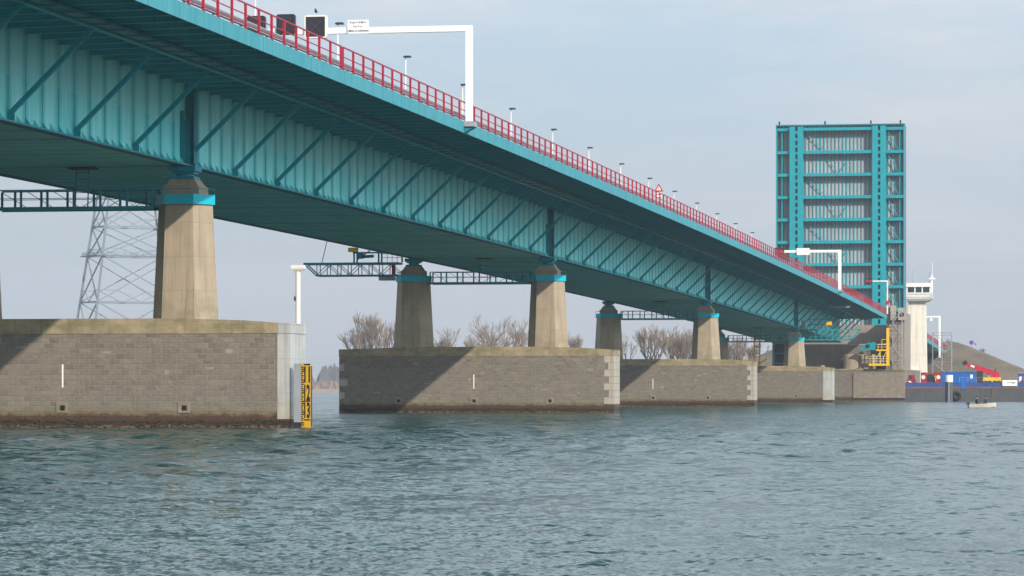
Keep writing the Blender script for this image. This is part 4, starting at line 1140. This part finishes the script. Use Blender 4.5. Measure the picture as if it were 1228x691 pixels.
# red generator sets
M['machine_red'] = paint('machine_red_paint', (.30, .02, .035), (.24, .018, .03), dirt=(.1, .05, .05))
rk = thing('red_machine', 'red machine skid with white panels and dark middle on the barge', 'machine', bp3(lx(1116), 2, 2.4))
bbox(MB(), lx(1104), lx(1129)-.05, 2.2, 4.2, 2.42, 3.0).build('skid', M['machine_red'], rk)
bbox(MB(), lx(1104), lx(1111), 2.2, 4.2, 3.002, 4.55).build('left_cabinet', M['machine_red'], rk)
bbox(MB(), lx(1121), lx(1129)-.05, 2.2, 4.2, 3.002, 4.55).build('right_cabinet', M['machine_red'], rk)
bbox(MB(), lx(1111), lx(1121), 2.4, 4.0, 3.002, 4.2).build('engine', M['dark'], rk)
bbox(MB(), lx(1111), lx(1121), 2.2, 4.2, 4.25, 4.5).build('top_bar', M['machine_red'], rk)
for p in (1107, 1125): 
    m = MB().tube(bp3(lx(p), 2.12, 3.8), bp3(lx(p), 2.199, 3.8), .32, n=14); m.build('white_reel', M['cream'], rk)
m = MB().bar(bp3(lx(1122), 2.15, 3.2), bp3(lx(1120.5), 2.15, 4.1), .12); m.build('yellow_arm', M['yellow'], rk)
vn = thing('red_vehicle', 'small red vehicle at the left end of the barge by the tower foot', 'vehicle', bp3(lx(1089), 3, 2.4))
bbox(MB(), lx(1087), lx(1098), 2.6, 4.4, 2.75, 3.5).build('body', M['machine_red'], vn)
m = bbox(MB(), lx(1089), lx(1097), 2.7, 4.3, 3.502, 4.15); m.build('cab', M['machine_red'], vn)
bbox(MB(), lx(1090), lx(1093), 2.65, 2.699, 3.55, 4.0).build('window', M['glass'], vn)
bbox(MB(), lx(1088.5), lx(1092.5), 2.55, 2.599, 2.8, 3.2).build('white_panel', M['white'], vn)
for p in (1089, 1096): MB().tube(bp3(lx(p), 2.5, 2.75), bp3(lx(p), 2.75, 2.75), .34, n=14).build('wheel', M['rubber'], vn)
# crane
cr = thing('telescopic_crane', 'red telescopic crane boom resting over a yellow chassis on the barge', 'crane', bp3(lx(1188), 3, 2.4))
m = bbox(MB(), lx(1178.5), lx(1199.5), 2.4, 4.6, 2.95, 3.75); m.build('chassis', M['yellow'], cr)
bbox(MB(), lx(1189), lx(1198), 2.6, 4.4, 3.752, 4.4).build('counterweight', M['crane_red'], cr)
d = 3.0
z_ = lambda p: zat(p, DB)
m = MB().bar(bp3(lx(1197), d, z_(450)), bp3(lx(1170), d, z_(440.5)), .7, .8); m.build('boom', M['crane_red'], cr)
m = MB().bar(bp3(lx(1171), d, z_(441)), bp3(lx(1157.5), d, z_(436.5)), .5, .55); m.build('boom_extension', M['crane_red'], cr)
m = MB().bar(bp3(lx(1168), d-.41, z_(440.2)), bp3(lx(1163.5), d-.41, z_(438.5)), .05, .3); m.build('boom_mark', M['white'], cr)
m = MB().bar(bp3(lx(1158), d, z_(437)), bp3(lx(1155), d, z_(433.5)), .6, .75); m.build('boom_head', M['dark'], cr)
m = bbox(MB(), lx(1170.5), lx(1178), 2.5, 4.3, 2.7, 4.75); cab = m.build('cab', M['dark'], cr)
bbox(MB(), lx(1171.2), lx(1176), 2.44, 2.499, 3.7, 4.5).build('cab_window', M['glass'], cab)
MB().bar(bp3(lx(1186), d, 3.8), bp3(lx(1181), d, z_(444.6)), .28).build('lift_cylinder', M['galv'], cr)
for p in (1181, 1186, 1192, 1197): MB().tube(bp3(lx(p), 2.3, 2.85), bp3(lx(p), 2.7, 2.85), .42, n=14).build('wheel', M['rubber'], cr)
MB().tube(bp3(lx(1193), d, 4.4), bp3(lx(1193), d, 5.1), .1, n=6).build('hoist_drum', M['dark'], cr)
# board on the bulwark
bo = thing('banner_board', 'white board with dark arrow fixed to the barge bulwark', 'sign', bp3(lx(1209), -.2, 2.4))
bbox(MB(), lx(1201), lx(1218.5), -.2, -.14, z_(463), z_(456)).build('board', M['white'], bo)
m = bbox(MB(), lx(1206), lx(1214), -.215, -.203, z_(459.6), z_(458.9)); m.poly([bp3(lx(1213), -.203, z_(460.3)), bp3(lx(1217), -.203, z_(459.2)), bp3(lx(1213), -.203, z_(458.2))], (uy*.012, -ux*.012, 0))
m.build('arrow', M['ink'], bo)
wh = thing('deck_house', 'small blue and white deck house at the far right of the barge', 'deck house', bp3(lx(1224), 2, 2.4))
bbox(MB(), lx(1220), lx(1234), 1.6, 4.0, 2.41, 4.4).build('wall', M['barge_blue'], wh)
bbox(MB(), lx(1221), lx(1224), 1.54, 1.598, 3.0, 3.9).build('window', M['white'], wh)
bbox(MB(), lx(1225), lx(1234), .9, 1.5, 2.6, 3.5).build('red_locker', M['crane_red'], wh)
bbox(MB(), lx(1219.5), lx(1235), 1.5, 4.1, 4.402, 4.5).build('roof', M['galv'], wh)
# boom poles standing in the water in front (tan ropes)
for i, p in enumerate((1176, 1189)):
    m = MB().tube(bp3(lx(p), -.1, 2.3), bp3(lx(p), -.3, .3), .03, n=5)
    tag(m.build('mooring_rope', M['tan'] if 'tan' in M else M['rust'], loc=bp3(lx(p), -.2, .3)), ['left tan rope hanging down the barge hull above the boat', 'right tan rope hanging down the barge hull above the boat'][i], 'rope', 'ropes on the barge hull')
# mooring pile
xp, yp = at(1138, 512)
pl = thing('mooring_pile', 'dark steel mooring pile with a white cap before the barge', 'pile', (xp, yp, 0))
MB().tube((xp, yp, -2), (xp, yp, 3.0), .56, n=20).build('pile', M['pile_dark'] if 'pile_dark' in M else M['hull'], pl, smooth=False)
MB().tube((xp, yp, 3.002), (xp, yp, 4.05), .60, n=20).build('cap', M['white'], pl)
MB().box(xp-.05, xp+.1, yp-.62, yp-.55, -.2, 2.9).build('ladder_rail', M['galv'], pl)

# ------------------------------------------------------------------ dinghy and crew
xb0, yb0 = at(1178, 345)
M['boat_hull'] = paint('boat_cream', (.50, .46, .37), (.42, .385, .31), dirt=(.2, .18, .14))
dg = thing('motor_dinghy', 'small cream motor dinghy with two people near the barge', 'boat', (xb0, yb0, 0))
n = 12
def hullrow(t):                                          # t 0 stern .. 1 bow
    w = .62*(1-max(0, (t-.45)/.55)**2.2)+.015; sh = .36+.16*t**2; kl = -.10+.22*max(0, (t-.7)/.3)**2
    return w, sh, kl
v = []; f = []
for i in range(n+1):
    t = i/n; w, sh, kl = hullrow(t); l = -1.35+2.75*t
    for (d, z) in ((-w, sh), (-w*.86, kl+.12), (0, kl), (w*.86, kl+.12), (w, sh), (w-.06, sh), (w*.75, .10), (0, .06), (-w*.75, .10), (-w+.06, sh)):
        v.append((xb0+CT*l-ST*d, yb0+ST*l+CT*d, z))
for i in range(n):
    for j in range(10): f.append((i*10+j, i*10+(j+1) % 10, (i+1)*10+(j+1) % 10, (i+1)*10+j))
f.append(tuple(range(10))); f.append(tuple(n*10+9-j for j in range(10)))
m = MB(); m.v = v; m.f = f; m.build('hull', M['boat_hull'], dg)
def dl(l, d, z): return (xb0+CT*l-ST*d, yb0+ST*l+CT*d, z)
m = MB().bar(dl(-1.42, 0, -.3), dl(-1.42, 0, .35), .12, .16).bar(dl(-1.58, 0, .42), dl(-1.3, 0, .42), .22, .26); m.build('outboard_motor', M['dark'], dg)
for l in (-.75, .25): MB().bar(dl(l, -.5, .28), dl(l, .5, .28), .22, .04).build('thwart', M['galv'], dg)
def person(l, label, mat, seed, face):
    base = Vector(dl(l, 0, .30))
    pr_ = thing('person', label, 'person', base, 'people in the dinghy')
    def W(a, b_, c2): return (base.x+CT*a*face-ST*b_, base.y+ST*a*face+CT*b_, base.z+c2)
    J = [((0, 0, .06), .15), ((0, 0, .30), .16), ((.02, 0, .50), .17), ((.03, 0, .60), .07), ((.05, 0, .66), .07), ((.06, 0, .76), .105), ((.06, 0, .86), .085),
         ((.02, -.19, .53), .075), ((.12, -.26, .30), .055), ((.34, -.16, .24), .045), ((.42, -.14, .24), .05),
         ((.02, .19, .53), .075), ((.12, .26, .30), .055), ((.34, .16, .24), .045), ((.42, .14, .24), .05),
         ((.12, -.11, .06), .095), ((.42, -.13, .08), .075), ((.42, -.13, -.16), .055), ((.52, -.13, -.19), .045),
         ((.12, .11, .06), .095), ((.42, .13, .08), .075), ((.42, .13, -.16), .055), ((.52, .13, -.19), .045)]
    E_ = [(0, 1), (1, 2), (2, 3), (3, 4), (4, 5), (5, 6), (2, 7), (7, 8), (8, 9), (9, 10), (2, 11), (11, 12), (12, 13), (13, 14), (0, 15), (15, 16), (16, 17), (17, 18), (0, 19), (19, 20), (20, 21), (21, 22)]
    me = bpy.data.meshes.new('body'); me.from_pydata([tuple(Vector(W(*p))-base) for p, r in J], E_, []); me.update()
    ob = bpy.data.objects.new('body_tmp', me); COL.objects.link(ob)
    md = ob.modifiers.new('skin', 'SKIN')
    if not me.skin_vertices: me.skin_vertices.new()
    for i, (p, r) in enumerate(J): me.skin_vertices[0].data[i].radius = (r, r); me.skin_vertices[0].data[i].use_root = (i == 0)
    sb = ob.modifiers.new('sub', 'SUBSURF'); sb.levels = 2
    bpy.context.view_layer.update()
    m2 = bpy.data.meshes.new_from_object(ob.evaluated_get(bpy.context.evaluated_depsgraph_get()))
    bpy.data.objects.remove(ob)
    b2 = bpy.data.objects.new('body', m2); COL.objects.link(b2); b2.parent = pr_
    m2.materials.clear(); m2.materials.append(M[mat]); m2.materials.append(M['skin'])
    for p in m2.polygons:
        p.use_smooth = True
        if p.center.z > .62: p.material_index = 1
    hc = Vector(W(.045, 0, .82))
    MB().ball(hc, .125, .125, .10, 10, 6).build('hair', M['dark'], pr_, smooth=True)
    MB().ball(Vector(W(.17, 0, .765)), .022, .022, .03, 6, 5).build('nose', M['skin'], pr_, smooth=True)
person(-.62, 'person in dark blue clothing seated by the outboard motor of the dinghy', 'cloth', 1, 1)
person(.42, 'person in dark green clothing seated towards the bow of the dinghy', 'cloth_green', 2, -1)

# small pale blocks on the pier caps
for px, D_, z0, lab in ((894, 372, 5.1, 'small pale block on the cap of the third pier'), (987, 478, 4.95, 'small pale block on the cap of the fourth pier')):
    x, y = at(px, D_); m = MB().box(x-.28, x+.28, y-.2, y+.2, z0-.05, z0+.25).box(x-.15, x+.15, y-.15, y+.15, z0+.25, z0+.36)
    tag(m.build('concrete_block', M['whitewash'], loc=(x, y, z0)), lab, 'block')

# ------------------------------------------------------------------ water: one sheet with real waves, finest where it is seen closest
def water():
    r = list(np.arange(9., 27., .3))
    while r[-1] < 2600: r.append(r[-1]+max(.036, min(r[-1]**2/40000., 2.+max(0, r[-1]-300)*.05)))
    r = np.array(r+[4000., 9000.])
    fine = np.linspace(-R(12.5), R(12.5), 900)
    ang_ = np.concatenate([np.linspace(-R(110), -R(12.6), 70), fine, np.linspace(R(12.6), R(110), 70)])
    rr, aa = np.meshgrid(r, ang_, indexing='ij')
    x = -np.sin(TH)*0+rr*np.sin(aa-TH); y = rr*np.cos(aa-TH)
    z = np.zeros_like(x)
    dr = np.gradient(r)[:, None]; da = np.gradient(ang_)[None, :]*rr
    wind = R(200)
    for i in range(72):
        lam = .085*(.62/.085)**(rng.random()); k = 2*math.pi/lam
        th = wind+rng.normal(0, .75); amp = .0052*lam**.88*rng.uniform(.5, 1.3)
        fadew = np.clip(lam/(2.2*dr)-1, 0, 1)*np.clip(lam/(2.2*da)-1, 0, 1)
        ph = k*(x*math.cos(th)+y*math.sin(th))+rng.uniform(0, 6.28)+.6*np.sin(x*.11*rng.uniform(.5, 1.5)+y*.13*rng.uniform(.5, 1.5))
        s_ = np.sin(ph); z += fadew*amp*(s_+.18*np.cos(2*ph))
    for i in range(26):
        lam = 1.5*(4.5/1.5)**(rng.random()); k = 2*math.pi/lam
        th = wind+rng.normal(0, .5); amp = .0036*lam*rng.uniform(.5, 1.3)
        fadew = np.clip(lam/(2.2*dr)-1, 0, 1)*np.clip(lam/(2.2*da)-1, 0, 1)
        ph = k*(x*math.cos(th)+y*math.sin(th))+rng.uniform(0, 6.28)+.7*np.sin(x*.06*rng.uniform(.5, 1.5)+y*.07*rng.uniform(.5, 1.5))
        z += fadew*amp*(np.sin(ph)+.2*np.cos(2*ph))*np.clip(.35+(rr-45)/60, .35, 1.6)
    gust = .8+.35*np.sin(x*.07+1.1*np.sin(y*.05))*np.sin(y*.043+.8)
    tt = np.clip((np.degrees(aa)+2)/10, 0, 1); z *= gust*(1-.15*tt*tt*(3-2*tt))
    nr_, na = x.shape
    co = np.stack([x, y, z], -1).reshape(-1, 3)
    idx = np.arange(nr_*na).reshape(nr_, na)
    q = np.stack([idx[:-1, :-1], idx[1:, :-1], idx[1:, 1:], idx[:-1, 1:]], -1).reshape(-1, 4)[:, ::-1]
    me = bpy.data.meshes.new('water'); me.vertices.add(len(co)); me.vertices.foreach_set('co', co.ravel().astype(np.float32))
    me.loops.add(q.size); me.loops.foreach_set('vertex_index', q.ravel().astype(np.int32))
    me.polygons.add(len(q)); me.polygons.foreach_set('loop_start', np.arange(0, q.size, 4, dtype=np.int32)); me.polygons.foreach_set('loop_total', np.full(len(q), 4, dtype=np.int32))
    me.update(); me.validate(); me.shade_smooth()
    if me.polygons[0].normal.z < 0: me.flip_normals()
    me.materials.append(M['water'])
    o = bpy.data.objects.new('water', me); COL.objects.link(o); tag(o, kind='structure')
water()

# ------------------------------------------------------------------ haze
m, nt, b = newmat('haze_air')
nt.nodes.remove(b)
pv = N(nt, 'ShaderNodeVolumePrincipled'); pv.inputs['Density'].default_value = .00017; pv.inputs['Color'].default_value = (.80, .86, .95, 1)
pv.inputs['Anisotropy'].default_value = .2
L(nt, pv.outputs[0], [n_ for n_ in nt.nodes if n_.type == 'OUTPUT_MATERIAL'][0].inputs['Volume'])
hz = MB().box(-2600, 2600, -60, 4200, -4, 150).build('haze', m, loc=(0, 0, -4)); tag(hz, kind='stuff')

# ------------------------------------------------------------------ sky and sun
EL, AZ = R(27.4), R(39)                                    # sun low behind the camera's right shoulder
sv = Vector((math.cos(EL)*math.sin(AZ), -math.cos(EL)*math.cos(AZ), math.sin(EL)))
sd = bpy.data.lights.new('sun', 'SUN'); so = bpy.data.objects.new('sun', sd); COL.objects.link(so)
sd.energy = 3.5; sd.angle = R(.55); sd.color = (1., .91, .79)
so.rotation_euler = sv.to_track_quat('Z', 'Y').to_euler(); so.location = (0, -20, 60)
w = bpy.data.worlds.new('World'); S.world = w; w.use_nodes = True
nt = w.node_tree; bgn = nt.nodes['Background']
sk = N(nt, 'ShaderNodeTexSky', sky_type='NISHITA'); sk.sun_disc = False; sk.sun_elevation = EL
sk.sun_rotation = math.atan2(sv.x, sv.y); sk.dust_density = 2.5; sk.air_density = 1.; sk.ozone_density = 1.5
tc = N(nt, 'ShaderNodeTexCoord'); mp = N(nt, 'ShaderNodeMapping'); mp.inputs['Scale'].default_value = (2.2, 2.2, 11); L(nt, tc.outputs['Generated'], mp.inputs['Vector'])
n1 = noise(nt, mp.outputs[0], 1.6, 6, .55)
mp2 = N(nt, 'ShaderNodeMapping'); mp2.inputs['Scale'].default_value = (6, 6, 40); L(nt, tc.outputs['Generated'], mp2.inputs['Vector'])
n2 = noise(nt, mp2.outputs[0], 1.4, 5, .6)
fac = math_(nt, 'ADD', math_(nt, 'MULTIPLY', n1, .75), math_(nt, 'MULTIPLY', n2, .25))
sepw = N(nt, 'ShaderNodeSeparateXYZ'); L(nt, tc.outputs['Generated'], sepw.inputs[0])
low = N(nt, 'ShaderNodeMapRange'); low.inputs[1].default_value = .40; low.inputs[2].default_value = .95; low.inputs[3].default_value = .3; low.inputs[4].default_value = -.62
L(nt, sepw.outputs[2], low.inputs[0])
veil = math_(nt, 'ADD', ramp(nt, fac, [(.36, .42), (.64, .92)]), low.outputs[0], True)
bg2 = N(nt, 'ShaderNodeBackground'); bg2.inputs['Strength'].default_value = .84
hr = N(nt, 'ShaderNodeMapRange'); hr.inputs[1].default_value = -.01; hr.inputs[2].default_value = .13; L(nt, sepw.outputs[2], hr.inputs[0])
hi = N(nt, 'ShaderNodeMapRange'); hi.inputs[1].default_value = .12; hi.inputs[2].default_value = .30; hi.inputs[3].default_value = 1.; hi.inputs[4].default_value = 1.72; L(nt, sepw.outputs[2], hi.inputs[0])
n3 = noise(nt, mp.outputs[0], 3.1, 7, .62)
up = mix(nt, ramp(nt, n3, [(.38, 0), (.62, 1)]), (.49, .66, .79), (.70, .75, .82))
L(nt, mix(nt, hr.outputs[0], (.48, .48, .495), up), bg2.inputs['Color'])
# added glow in the unseen sky at right, lights girder web and overhang
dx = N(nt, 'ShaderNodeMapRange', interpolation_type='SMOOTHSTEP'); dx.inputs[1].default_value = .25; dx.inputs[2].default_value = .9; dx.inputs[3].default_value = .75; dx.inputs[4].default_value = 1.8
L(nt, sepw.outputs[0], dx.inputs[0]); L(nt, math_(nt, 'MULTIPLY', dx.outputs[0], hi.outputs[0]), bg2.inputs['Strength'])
bank = N(nt, 'ShaderNodeMapRange', interpolation_type='SMOOTHSTEP'); bank.inputs[1].default_value = .25; bank.inputs[2].default_value = .8  # veil thickened over the same added sky glow
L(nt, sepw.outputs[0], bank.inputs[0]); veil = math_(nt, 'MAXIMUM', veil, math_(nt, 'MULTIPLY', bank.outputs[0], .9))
L(nt, sk.outputs[0], bgn.inputs['Color']); bgn.inputs['Strength'].default_value = .085
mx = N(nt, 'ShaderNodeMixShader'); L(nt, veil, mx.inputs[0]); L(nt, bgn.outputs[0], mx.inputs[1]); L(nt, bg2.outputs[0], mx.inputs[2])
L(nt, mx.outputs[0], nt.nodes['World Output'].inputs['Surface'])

S.view_settings.view_transform = 'Standard'; S.view_settings.look = 'None'; S.view_settings.exposure = .52; S.view_settings.gamma = 1.; S.view_settings.use_curve_mapping = False
S.cycles.max_bounces = 6; S.cycles.volume_bounces = 0; S.cycles.sample_clamp_indirect = 20.; S.cycles.blur_glossy = 4.
